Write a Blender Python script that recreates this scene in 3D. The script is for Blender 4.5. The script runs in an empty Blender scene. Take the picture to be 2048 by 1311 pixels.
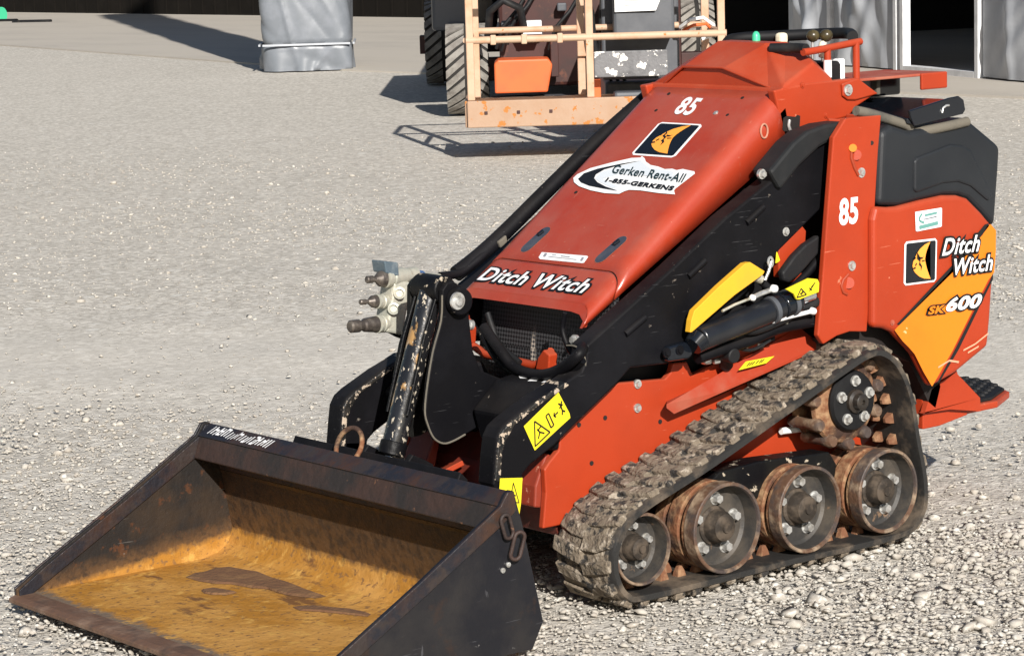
import bpy, bmesh, math, random
import numpy as np
from mathutils import Vector, Matrix, Euler
random.seed(7); RNG=np.random.default_rng(7)
S=bpy.context.scene
COL=S.collection
# ---------------------------------------------------------------- camera
CAM={'loc': [3.3376, 4.6062, 1.4409], 'right': [-0.775436, 0.630711, -0.030035], 'up': [-0.125799, -0.107703, 0.986192], 'back': [0.618767, 0.768507, 0.162859], 'lens': 94.677, 'shift': 0.03894}
cd=bpy.data.cameras.new("camera"); co=bpy.data.objects.new("camera",cd); COL.objects.link(co)
R=Matrix((CAM['right'],CAM['up'],CAM['back'])).transposed()
co.matrix_world=Matrix.Translation(CAM['loc'])@R.to_4x4()
cd.lens=CAM['lens']; cd.sensor_width=36; cd.shift_y=CAM['shift']; cd.clip_start=.05; cd.clip_end=2000
S.camera=co
# ---------------------------------------------------------------- light
SUN_AZ, SUN_EL = 64, 27.5          # degrees: towards the sun, from +X towards +Y
w=bpy.data.worlds.new("World"); S.world=w; w.use_nodes=True
nt=w.node_tree; bg=nt.nodes['Background']
sky=nt.nodes.new('ShaderNodeTexSky'); sky.sky_type='NISHITA'; sky.sun_disc=False
sky.sun_elevation=math.radians(SUN_EL); sky.sun_rotation=math.radians(90-SUN_AZ)
nt.links.new(sky.outputs[0],bg.inputs[0]); bg.inputs[1].default_value=.05
sl=bpy.data.lights.new("sun",'SUN'); sl.energy=4.9; sl.angle=math.radians(.5); sl.color=(1,.955,.895)
so=bpy.data.objects.new("sun",sl); COL.objects.link(so)
sd=Vector((math.cos(math.radians(SUN_AZ))*math.cos(math.radians(SUN_EL)),math.sin(math.radians(SUN_AZ))*math.cos(math.radians(SUN_EL)),math.sin(math.radians(SUN_EL))))
so.rotation_euler=sd.to_track_quat('Z','Y').to_euler()
S.view_settings.view_transform='Standard'; S.view_settings.look='None'; S.view_settings.gamma=1; S.view_settings.exposure=.5
S.cycles.max_bounces=6; S.cycles.use_denoising=True

# ---------------------------------------------------------------- materials
def mat(name, base, rough=.5, metal=0, spec=.5, coat=0, n2=None, nscale=8, lo=.45, hi=.65, detail=6, bump=0, bscale=60,
        chips=None, chip_scale=40, chip_lo=.6, chip_hi=.64, chip_rough=.8, n3=None, n3scale=3, n3lo=.5, n3hi=.7, stretch=None, streak=None, dust=None):
    m=bpy.data.materials.new(name); m.use_nodes=True; t=m.node_tree; N=t.nodes; Lk=t.links
    b=N['Principled BSDF']; b.inputs['Roughness'].default_value=rough; b.inputs['Metallic'].default_value=metal
    b.inputs['Specular IOR Level'].default_value=spec; b.inputs['Coat Weight'].default_value=coat; b.inputs['Coat Roughness'].default_value=.15
    tc=N.new('ShaderNodeTexCoord'); co_=tc.outputs['Object']
    if stretch:
        mp=N.new('ShaderNodeMapping'); mp.inputs['Scale'].default_value=stretch; Lk.new(co_,mp.inputs[0]); co_=mp.outputs[0]
    def noise(sc,lo,hi,det=6):
        n=N.new('ShaderNodeTexNoise'); n.inputs['Scale'].default_value=sc; n.inputs['Detail'].default_value=det; n.inputs['Roughness'].default_value=.6
        Lk.new(co_,n.inputs['Vector'])
        r=N.new('ShaderNodeMapRange'); r.inputs[1].default_value=lo; r.inputs[2].default_value=hi; Lk.new(n.outputs[0],r.inputs[0]); return r.outputs[0]
    def mix(fac,a,bb):
        x=N.new('ShaderNodeMix'); x.data_type='RGBA'; Lk.new(fac,x.inputs[0])
        if isinstance(a,tuple): x.inputs[6].default_value=(*a,1)
        else: Lk.new(a,x.inputs[6])
        x.inputs[7].default_value=(*bb,1); return x.outputs[2]
    c=base
    if n2: c=mix(noise(nscale,lo,hi,detail),c,n2)
    if n3: c=mix(noise(n3scale,n3lo,n3hi,detail),c,n3)
    if dust:   # thin film settled on faces that look up: (colour, amount)
        g=N.new('ShaderNodeNewGeometry'); sp=N.new('ShaderNodeSeparateXYZ'); Lk.new(g.outputs['Normal'],sp.inputs[0])
        r=N.new('ShaderNodeMapRange'); r.inputs[1].default_value=-.1; r.inputs[2].default_value=1; r.inputs[4].default_value=dust[1]; Lk.new(sp.outputs[2],r.inputs[0])
        mu=N.new('ShaderNodeMath'); mu.operation='MULTIPLY'; Lk.new(r.outputs[0],mu.inputs[0]); Lk.new(noise(7,.3,.75),mu.inputs[1]); c=mix(mu.outputs[0],c,dust[0])
    if streak:
        for sv in streak[1]:
            mp2=N.new('ShaderNodeMapping'); mp2.inputs['Scale'].default_value=sv[0]; mp2.inputs['Rotation'].default_value=sv[1]; Lk.new(tc.outputs['Object'],mp2.inputs[0])
            n=N.new('ShaderNodeTexNoise'); n.inputs['Scale'].default_value=1; n.inputs['Detail'].default_value=4; Lk.new(mp2.outputs[0],n.inputs['Vector'])
            r=N.new('ShaderNodeMapRange'); r.inputs[1].default_value=sv[2]; r.inputs[2].default_value=sv[2]+.02; r.inputs[4].default_value=.8; Lk.new(n.outputs[0],r.inputs[0]); c=mix(r.outputs[0],c,streak[0])
    if chips:
        f=noise(chip_scale,chip_lo,chip_hi,8); c=mix(f,c,chips)
        r=N.new('ShaderNodeMapRange'); r.inputs[3].default_value=rough; r.inputs[4].default_value=chip_rough; Lk.new(f,r.inputs[0]); Lk.new(r.outputs[0],b.inputs['Roughness'])
    if isinstance(c,tuple): b.inputs['Base Color'].default_value=(*c,1)
    else: Lk.new(c,b.inputs['Base Color'])
    if bump:
        n=N.new('ShaderNodeTexNoise'); n.inputs['Scale'].default_value=bscale; n.inputs['Detail'].default_value=8; Lk.new(co_,n.inputs['Vector'])
        bp=N.new('ShaderNodeBump'); bp.inputs['Strength'].default_value=bump; bp.inputs['Distance'].default_value=.01
        Lk.new(n.outputs[0],bp.inputs['Height']); Lk.new(bp.outputs[0],b.inputs['Normal'])
    return m
M={}
M['orange']=mat('orange_paint',(.365,.038,.010),.45,spec=.3,coat=.05,n2=(.33,.034,.009),nscale=5,chips=(.5,.16,.09),chip_scale=28,chip_lo=.69,chip_hi=.71,bump=.04,bscale=250,dust=((.42,.20,.13),.35),streak=((.50,.14,.08),[((14,14,260),(.3,.5,.2),.73),((9,200,200),(0,.6,.9),.735)]))
M['hoodpaint']=mat('hood_paint',(.35,.036,.013),.33,spec=.6,coat=.25,n2=(.32,.036,.016),nscale=4,n3=(.33,.065,.04),n3scale=9,n3lo=.55,n3hi=.85,chips=(.7,.3,.2),chip_scale=34,chip_lo=.715,chip_hi=.73,bump=.04,bscale=250,dust=((.42,.25,.19),.28),streak=((.46,.18,.12),[((12,260,12),(.2,.63,.1),.725),((8,180,180),(0,.63,.25),.725),((260,10,10),(.1,0,.5),.74)]))
M['dusty_orange']=mat('dusty_orange',(.34,.055,.025),.6,n2=(.38,.12,.075),nscale=14,lo=.4,hi=.62,bump=.06,bscale=200)
M['black']=mat('black_paint',(.0038,.0038,.005),.5,spec=.14,n2=(.007,.007,.009),nscale=6,dust=((.06,.052,.045),.35),streak=((.045,.045,.047),[((10,220,220),(0,.6,.3),.70),((12,12,240),(.3,.2,.2),.71)]),chips=(.14,.12,.10),chip_scale=38,chip_lo=.69,chip_hi=.72,bump=.05,bscale=120)
M['blackworn']=mat('black_worn_paint',(.004,.004,.005),.45,spec=.18,n2=(.010,.010,.009),nscale=9,chips=(.40,.34,.26),chip_scale=36,chip_lo=.615,chip_hi=.645,bump=.15,bscale=120)
M['edgeworn']=mat('chipped_edge',(.006,.006,.006),.5,n2=(.03,.025,.02),nscale=20,chips=(.42,.34,.26),chip_scale=70,chip_lo=.53,chip_hi=.55,bump=.3,bscale=80)
M['blacksat']=mat('dull_black',(.006,.006,.007),.6,spec=.3,n2=(.012,.012,.012),nscale=12)
M['rubber']=mat('rubber_hose',(.010,.010,.011),.6,spec=.3,n2=(.028,.025,.022),nscale=14,lo=.5,hi=.75,bump=.1,bscale=90)
M['greyplastic']=mat('grey_black_plastic',(.013,.015,.018),.5,spec=.35,n2=(.018,.020,.023),nscale=4,chips=(.16,.15,.13),chip_scale=16,chip_lo=.72,chip_hi=.78,bump=.12,bscale=500)
M['khaki']=mat('dusty_foam',(.13,.115,.09),.9,n2=(.07,.065,.055),nscale=12,bump=.2,bscale=160)
M['gloss']=mat('gloss_black',(.006,.008,.012),.12,spec=.6)
M['rust']=mat('rusty_iron',(.17,.066,.028),.85,n2=(.34,.21,.11),nscale=32,n3=(.045,.022,.014),n3scale=13,n3lo=.5,n3hi=.62,bump=.5,bscale=70)
M['ruststud']=mat('rusty_guide_lug',(.16,.065,.03),.85,n2=(.30,.17,.09),nscale=30,bump=.4)
M['wheelgrey']=mat('grey_wheel_dish',(.028,.026,.024),.6,n2=(.075,.062,.048),nscale=12,n3=(.16,.10,.06),n3scale=20,n3lo=.64,n3hi=.68,bump=.15,bscale=80)
M['wheelrim']=mat('worn_wheel_rim',(.11,.058,.034),.6,n2=(.30,.22,.15),nscale=26,n3=(.06,.045,.04),n3scale=15,n3lo=.45,n3hi=.6,bump=.25,bscale=90)
M['hubbrown']=mat('greasy_hub',(.020,.016,.013),.35,spec=.6,n2=(.05,.038,.028),nscale=20)
M['hubmatte']=mat('dusty_hub',(.030,.024,.019),.7,spec=.25,n2=(.085,.065,.048),nscale=30,lo=.45,hi=.6,bump=.2,bscale=60)
M['bolt']=mat('zinc_bolt',(.72,.72,.70),.3,metal=.7,n2=(.4,.38,.34),nscale=60)
M['steel']=mat('couplings_steel',(.40,.40,.34),.45,metal=.25,n2=(.50,.47,.38),nscale=26,n3=(.22,.18,.13),n3scale=30,n3lo=.60,n3hi=.70,bump=.15,bscale=120)
M['darksteel']=mat('dark_tip_steel',(.10,.085,.075),.4,metal=.6,n2=(.22,.19,.16),nscale=50)
M['chrome']=mat('chrome_rod',(.8,.82,.85),.06,metal=1)
M['mud']=mat('muddy_tread_rubber',(.175,.140,.102),.95,n2=(.030,.027,.024),nscale=34,lo=.52,hi=.58,detail=10,n3=(.33,.28,.22),n3scale=42,n3lo=.56,n3hi=.62,bump=1.0,bscale=75)
M['trackedge']=mat('track_side_rubber',(.018,.017,.016),.6,n2=(.13,.10,.072),nscale=9,lo=.50,hi=.66,bump=.2,bscale=60)
M['yellow']=mat('yellow_sticker',(.72,.60,.02),.5,spec=.3,n2=(.66,.52,.02),nscale=12)
M['yellowguard']=mat('yellow_guard_paint',(.70,.38,.025),.55,spec=.25,n2=(.64,.34,.03),nscale=6)
M['amber']=mat('bright_orange_stripe',(.72,.20,.012),.45,spec=.3,n2=(.68,.18,.012),nscale=5,chips=(.9,.45,.2),chip_scale=30,chip_lo=.71,chip_hi=.73)
M['white']=mat('white_vinyl',(.84,.84,.83),.5,n2=(.74,.74,.75),nscale=9)
M['ink']=mat('black_ink',(.008,.008,.009),.4)
M['teal']=mat('teal_ink',(.12,.30,.27),.5)
M['gold']=mat('moon_orange',(.92,.36,.05),.45)
M['paleprint']=mat('pale_print',(.62,.66,.70),.5)
M['cream']=mat('cream_knob',(.78,.70,.52),.4)
M['green']=mat('green_knob',(.06,.52,.28),.35)
M['knob']=mat('brown_black_knob',(.045,.035,.018),.3,n2=(.09,.07,.03),nscale=40)
M['hollow_and_shade']=mat('dark_hole_and_shade',(.01,.006,.005),.8)  # near-black for holes and joints, also for the painted shade under the cowl

def principled(m): return m.node_tree.nodes['Principled BSDF']
# mesh screen of the radiator opening
def screen_mat():
    m=mat('radiator_screen',(.012,.012,.013),.5); t=m.node_tree;N=t.nodes;Lk=t.links;b=principled(m)
    tc=N.new('ShaderNodeTexCoord'); mp=N.new('ShaderNodeMapping'); mp.inputs['Rotation'].default_value=(.785,0,0); mp.inputs['Scale'].default_value=(150,150,150)
    Lk.new(tc.outputs['Object'],mp.inputs[0]); ck=N.new('ShaderNodeTexChecker'); ck.inputs['Scale'].default_value=1; Lk.new(mp.outputs[0],ck.inputs[0])
    ck.inputs[1].default_value=(.005,.005,.006,1); ck.inputs[2].default_value=(.045,.045,.048,1)
    mp3=N.new('ShaderNodeMapping'); mp3.inputs['Scale'].default_value=(1,22,4.5); mp3.inputs['Rotation'].default_value=(.25,0,0); Lk.new(tc.outputs['Object'],mp3.inputs[0])
    n3_=N.new('ShaderNodeTexNoise'); n3_.inputs['Scale'].default_value=1; n3_.inputs['Detail'].default_value=3; Lk.new(mp3.outputs[0],n3_.inputs['Vector'])
    r3=N.new('ShaderNodeMapRange'); r3.inputs[1].default_value=.60; r3.inputs[2].default_value=.68; Lk.new(n3_.outputs[0],r3.inputs[0])
    mu3=N.new('ShaderNodeMath'); mu3.operation='MULTIPLY'; Lk.new(r3.outputs[0],mu3.inputs[0]); Lk.new(ck.outputs[1],mu3.inputs[1])
    x3=N.new('ShaderNodeMix'); x3.data_type='RGBA'; Lk.new(mu3.outputs[0],x3.inputs[0]); Lk.new(ck.outputs[0],x3.inputs[6]); x3.inputs[7].default_value=(.42,.36,.30,1)
    Lk.new(x3.outputs[2],b.inputs['Base Color']); bp=N.new('ShaderNodeBump'); bp.inputs['Strength'].default_value=.6; bp.inputs['Distance'].default_value=.004
    Lk.new(ck.outputs[1],bp.inputs['Height']); Lk.new(bp.outputs[0],b.inputs['Normal']); return m
M['screen']=screen_mat()
# bucket steel: ochre silt low down, brown rust above, bare dark steel high up
def bucket_mat(name,silt_top,band,rusty):
    m=bpy.data.materials.new(name); m.use_nodes=True; t=m.node_tree;N=t.nodes;Lk=t.links;b=principled(m)
    b.inputs['Roughness'].default_value=.62; b.inputs['Specular IOR Level'].default_value=.2
    tc=N.new('ShaderNodeTexCoord'); sx=N.new('ShaderNodeSeparateXYZ'); Lk.new(tc.outputs['Object'],sx.inputs[0])
    def noise(sc,det=8,st=None):
        n=N.new('ShaderNodeTexNoise'); n.inputs['Scale'].default_value=sc; n.inputs['Detail'].default_value=det; n.inputs['Roughness'].default_value=.62
        if st:
            mp=N.new('ShaderNodeMapping'); mp.inputs['Scale'].default_value=st; Lk.new(tc.outputs['Object'],mp.inputs[0]); Lk.new(mp.outputs[0],n.inputs['Vector'])
        else: Lk.new(tc.outputs['Object'],n.inputs['Vector'])
        return n.outputs[0]
    def ramp(src,lo,hi,a=0,bb=1):
        r=N.new('ShaderNodeMapRange'); r.inputs[1].default_value=lo; r.inputs[2].default_value=hi; r.inputs[3].default_value=a; r.inputs[4].default_value=bb; Lk.new(src,r.inputs[0]); return r.outputs[0]
    def mix(f,a,c_):
        x=N.new('ShaderNodeMix'); x.data_type='RGBA'; Lk.new(f,x.inputs[0])
        for i,v in ((6,a),(7,c_)):
            if isinstance(v,tuple): x.inputs[i].default_value=(*v,1)
            else: Lk.new(v,x.inputs[i])
        return x.outputs[2]
    nza=noise(9); nzb=noise(55,10); nzc=N.new('ShaderNodeMath'); nzc.operation='MULTIPLY_ADD'; Lk.new(nzb,nzc.inputs[0]); nzc.inputs[1].default_value=.55; nzd=N.new('ShaderNodeMath'); nzd.operation='MULTIPLY'; Lk.new(nza,nzd.inputs[0]); nzd.inputs[1].default_value=.45; Lk.new(nzd.outputs[0],nzc.inputs[2]); nz=nzc.outputs[0]; z=N.new('ShaderNodeMath'); z.operation='MULTIPLY_ADD'; Lk.new(nz,z.inputs[0]); z.inputs[1].default_value=-band*2; Lk.new(sx.outputs[2],z.inputs[2])
    # the silt line tapers towards the cutting edge
    tap=N.new('ShaderNodeMath'); tap.operation='MULTIPLY_ADD'; Lk.new(sx.outputs[0],tap.inputs[0]); tap.inputs[1].default_value=rusty[3]; Lk.new(z.outputs[0],tap.inputs[2])
    f=ramp(tap.outputs[0],silt_top-band*1.0-.008,silt_top-band*1.0+.008)
    silt=mix(ramp(noise(5,8,(1,1,1)),.42,.62),(.45,.235,.062),(.34,.155,.024))
    silt=mix(ramp(noise(3.2,9,(2.6,.8,1)),.60,.635),silt,(.16,.075,.028))
    silt=mix(ramp(noise(70,12),.56,.64),silt,(.20,.105,.04))
    # scraped strip along the cutting edge
    sc_=N.new('ShaderNodeMath'); sc_.operation='MULTIPLY_ADD'; Lk.new(nz,sc_.inputs[0]); sc_.inputs[1].default_value=.16; Lk.new(sx.outputs[0],sc_.inputs[2])
    silt=mix(ramp(sc_.outputs[0],.60,.625),silt,(.15,.11,.08))
    steel=mix(ramp(noise(7),.45,.62),(.020,.018,.017),(.036,.026,.019))
    steel=mix(ramp(noise(30),.60,.66),steel,tuple(v*.6 for v in rusty[:3]))
    silt=mix(ramp(noise(1,5,(5,90,90)),.66,.70),silt,(.22,.12,.04)); silt=mix(ramp(noise(24,10),.55,.66),silt,(.50,.28,.07))
    steel=mix(ramp(noise(1,4,(7,120,120)),.68,.70),steel,(.09,.085,.08)); steel=mix(ramp(noise(60),.70,.73),steel,(.16,.16,.16))
    mid=ramp(tap.outputs[0],silt_top-band*1.0+.005,silt_top-band*1.0+.045+rusty[4]); steel=mix(mid,mix(ramp(noise(45,10),.45,.6),(.11,.060,.028),(.055,.035,.022)),steel)
    Lk.new(mix(f,silt,steel),b.inputs['Base Color'])
    Lk.new(ramp(f,0,1,.85,.42),b.inputs['Roughness'])
    bp=N.new('ShaderNodeBump'); bp.inputs['Strength'].default_value=.55; bp.inputs['Distance'].default_value=.008; Lk.new(noise(38,12),bp.inputs['Height']); Lk.new(bp.outputs[0],b.inputs['Normal'])
    return m
M['bfloor']=bucket_mat('bucket_floor_steel',.080,.03,(.13,.065,.03,0,.14))
M['bside']=bucket_mat('bucket_side_steel',.074,.025,(.12,.055,.03,.10,0))
M['bout']=mat('bucket_outer_steel',(.010,.010,.013),.45,spec=.35,n2=(.022,.020,.020),nscale=5,n3=(.035,.020,.014),n3scale=9,n3lo=.60,n3hi=.70,streak=((.06,.06,.065),[((8,200,160),(0,.4,0),.69),((90,90,14),(.5,.2,0),.71)]),chips=(.22,.21,.2),chip_scale=40,chip_lo=.70,chip_hi=.74,bump=.15,bscale=40)
M['blip']=mat('bucket_lip_steel',(.013,.013,.018),.45,n2=(.045,.022,.014),nscale=8,lo=.45,hi=.62,n3=(.03,.022,.02),n3scale=20,n3lo=.5,n3hi=.6,bump=.3,bscale=60)
M['bbeam']=mat('bucket_brow_steel',(.038,.020,.015),.65,n2=(.018,.014,.013),nscale=9,lo=.42,hi=.6,chips=(.17,.08,.04),chip_scale=40,chip_lo=.66,chip_hi=.72,bump=.4,bscale=50)

# ---------------------------------------------------------------- object helpers
BASE={}
def newobj(name,me,parent=None,m=None):
    o=bpy.data.objects.new(name,me); COL.objects.link(o)
    if m is not None: me.materials.append(M[m] if isinstance(m,str) else m)
    if parent is not None:
        o.parent=parent; b=BASE.get(parent.name,(0,0,0)); o.location=(-b[0],-b[1],-b[2])
    return o
def thing(name,label,cat,base,group=None):
    o=bpy.data.objects.new(name,None); COL.objects.link(o); o.location=base; BASE[o.name]=tuple(base); o.empty_display_size=.1
    o['label']=label; o['category']=cat
    if group:o['group']=group
    return o
def tagm(o,label,cat,group=None):
    o['label']=label;o['category']=cat
    if group:o['group']=group
    return o
def structure(o): o['kind']='structure'; return o
def bm_obj(name,bm,parent=None,m=None,smooth=None,bevel=0,seg=2,tri=False):
    bmesh.ops.recalc_face_normals(bm,faces=bm.faces)
    me=bpy.data.meshes.new(name); bm.to_mesh(me); bm.free()
    if smooth is not None:
        me.polygons.foreach_set('use_smooth',[True]*len(me.polygons))
        me.set_sharp_from_angle(angle=math.radians(smooth))
    o=newobj(name,me,parent,m)
    if bevel:
        b=o.modifiers.new('bevel','BEVEL'); b.width=bevel; b.segments=seg; b.limit_method='ANGLE'; b.angle_limit=math.radians(40)
    return o
def add_prism(bm,pts,axis,a,b):
    """pts 2-D polygon; axis 1: (x,z) extruded in y; 0: (y,z) in x; 2: (x,y) in z"""
    def P(p,k):
        if axis==1: return (p[0],k,p[1])
        if axis==0: return (k,p[0],p[1])
        return (p[0],p[1],k)
    va=[bm.verts.new(P(p,a)) for p in pts]; vb=[bm.verts.new(P(p,b)) for p in pts]
    n=len(pts); bm.faces.new(va); bm.faces.new(vb[::-1])
    for i in range(n): bm.faces.new((va[i],va[(i+1)%n],vb[(i+1)%n],vb[i]))
def prism(name,pts,axis,a,b,parent,m,bevel=.003):
    bm=bmesh.new(); add_prism(bm,pts,axis,a,b); return bm_obj(name,bm,parent,m,bevel=bevel)
def add_box(bm,c,s,rot=None):
    r=bmesh.ops.create_cube(bm,size=1); 
    Mx=Matrix.Translation(c)@(rot.to_4x4() if rot is not None else Matrix.Identity(4))@Matrix.Diagonal((*s,1))
    bmesh.ops.transform(bm,matrix=Mx,verts=r['verts']); return r['verts']
def box(name,c,s,parent,m,bevel=.003,rot=None):
    bm=bmesh.new(); add_box(bm,c,s,rot); return bm_obj(name,bm,parent,m,bevel=bevel)
def frame_z(d):
    return Vector(d).normalized().to_track_quat('Z','Y').to_matrix()
def add_cyl(bm,p0,p1,r,r2=None,seg=20):
    p0=Vector(p0);p1=Vector(p1);d=p1-p0
    q=bmesh.ops.create_cone(bm,cap_ends=True,segments=seg,radius1=r,radius2=r if r2 is None else r2,depth=d.length)
    bmesh.ops.transform(bm,matrix=Matrix.Translation((p0+p1)/2)@frame_z(d).to_4x4(),verts=q['verts']); return q['verts']
def cyl(name,p0,p1,r,parent,m,r2=None,seg=24,bevel=0):
    bm=bmesh.new(); add_cyl(bm,p0,p1,r,r2,seg); return bm_obj(name,bm,parent,m,smooth=40,bevel=bevel)
def smooth_path(pts,n=6):
    pts=[Vector(p) for p in pts]; out=[]
    for i in range(len(pts)-1):
        p0=pts[max(i-1,0)];p1=pts[i];p2=pts[i+1];p3=pts[min(i+2,len(pts)-1)]
        for k in range(n):
            t=k/n; out.append(.5*((2*p1)+(-p0+p2)*t+(2*p0-5*p1+4*p2-p3)*t*t+(-p0+3*p1-3*p2+p3)*t**3))
    out.append(pts[-1]); return out
def add_tube(bm,pts,r,seg=12,closed=False):
    pts=[Vector(p) for p in pts]; n=len(pts); rings=[]; up=None
    for i,p in enumerate(pts):
        if closed: d=pts[(i+1)%n]-pts[i-1]
        else: d=pts[min(i+1,n-1)]-pts[max(i-1,0)]
        d.normalize()
        if up is None: up=d.orthogonal().normalized()
        up=(up-d*up.dot(d)).normalized(); s=d.cross(up)
        rr=r[i] if hasattr(r,'__len__') else r
        rings.append([bm.verts.new(p+rr*(math.cos(2*math.pi*k/seg)*up+math.sin(2*math.pi*k/seg)*s)) for k in range(seg)])
    for i in range(n if closed else n-1):
        a=rings[i];b=rings[(i+1)%n]
        for k in range(seg): bm.faces.new((a[k],a[(k+1)%seg],b[(k+1)%seg],b[k]))
    if not closed: bm.faces.new(rings[0][::-1]); bm.faces.new(rings[-1])
def tube(name,pts,r,parent,m,seg=12,smooth_n=0,closed=False):
    bm=bmesh.new(); add_tube(bm,smooth_path(pts,smooth_n) if smooth_n else pts,r,seg,closed); return bm_obj(name,bm,parent,m,smooth=50)
def add_lathe(bm,c,axis,prof,seg=40,mi=None,caps=True):
    """prof: list (along axis, radius)"""
    F=frame_z(axis); c=Vector(c); rings=[]
    for h,r in prof:
        rings.append([bm.verts.new(c+F@Vector((r*math.cos(2*math.pi*k/seg),r*math.sin(2*math.pi*k/seg),h))) for k in range(seg)])
    for i in range(len(prof)-1):
        for k in range(seg):
            f=bm.faces.new((rings[i][k],rings[i][(k+1)%seg],rings[i+1][(k+1)%seg],rings[i+1][k]))
            if mi: f.material_index=mi[i]
    if not caps: return
    f1=bm.faces.new(rings[0][::-1]); f2=bm.faces.new(rings[-1])
    if mi: f1.material_index=mi[0]; f2.material_index=mi[-1]
def lathe(name,c,axis,prof,parent,m,seg=40,smooth=35,caps=True):
    bm=bmesh.new(); add_lathe(bm,c,axis,prof,seg,caps=caps); return bm_obj(name,bm,parent,m,smooth=smooth)
def poly(name,pts,parent,m):
    bm=bmesh.new(); vs=[bm.verts.new(p) for p in pts]; bm.faces.new(vs); bmesh.ops.triangulate(bm,faces=bm.faces[:])
    me=bpy.data.meshes.new(name); bm.to_mesh(me); bm.free(); return newobj(name,me,parent,m)
def polys(name,plist,parent,m):
    bm=bmesh.new()
    for pts in plist:
        vs=[bm.verts.new(p) for p in pts]; bm.faces.new(vs)
    bmesh.ops.triangulate(bm,faces=bm.faces[:])
    me=bpy.data.meshes.new(name); bm.to_mesh(me); bm.free(); return newobj(name,me,parent,m)
def text_verts(body,offset,shear):
    cu=bpy.data.curves.new('t','FONT'); cu.body=body; cu.offset=offset; cu.shear=shear; cu.space_character=1.06; cu.resolution_u=4; cu.fill_mode='FRONT'
    ob=bpy.data.objects.new('t',cu); COL.objects.link(ob)
    dg=bpy.context.evaluated_depsgraph_get(); me=bpy.data.meshes.new_from_object(ob.evaluated_get(dg))
    bpy.data.objects.remove(ob); bpy.data.curves.remove(cu); return me
def text(name,body,o,ux,vy,parent,m,bold=.0,outline=0,outline_m='ink',shear=0,lift=.0012,normal=None):
    """fit the words into the parallelogram at o spanned by ux and vy"""
    o=Vector(o);ux=Vector(ux)-o;vy=Vector(vy)-o
    nrm=normal if normal is not None else ux.cross(vy).normalized()
    base=text_verts(body,bold,shear)
    xs=[v.co.x for v in base.vertices];ys=[v.co.y for v in base.vertices]
    x0,x1,y0,y1=min(xs),max(xs),min(ys),max(ys)
    def place(me,lf):
        for v in me.vertices:
            v.co=o+ux*((v.co.x-x0)/(x1-x0))+vy*((v.co.y-y0)/(y1-y0))+nrm*lf
    res=[]
    if outline:
        me=text_verts(body,bold+outline,shear); place(me,lift); oo=newobj(name+'_outline',me,parent,outline_m); res.append(oo)
    place(base,lift*2 if outline else lift); res.append(newobj(name,base,parent,m)); return res
def quad(o,a,b):  # corner, corner along u, corner along v -> function (u,v,lift)
    o=Vector(o);u=Vector(a)-o;v=Vector(b)-o; n=u.cross(v).normalized()
    return lambda s,t,l=0: o+u*s+v*t+n*l
def boltrow(name,pts,r,h,parent,m='bolt',axis=(0,1,0),seg=12):
    a=Vector(axis).normalized()
    for p in pts:
        bm=bmesh.new(); p=Vector(p); add_cyl(bm,p-a*.002,p+a*h*.4,r*1.35,seg=16); add_cyl(bm,p+a*h*.4,p+a*h,r,r*.85,seg=6 if seg==12 else seg); bm_obj(name,bm,parent,m,smooth=30)
def mirror_obj(o,parent):
    """a mirrored copy of a finished part (y -> -y)"""
    me=o.data.copy()
    for v in me.vertices: v.co.y=-v.co.y
    me.flip_normals()
    c=o.copy(); c.data=me; COL.objects.link(c); c.parent=parent; return c

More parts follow.
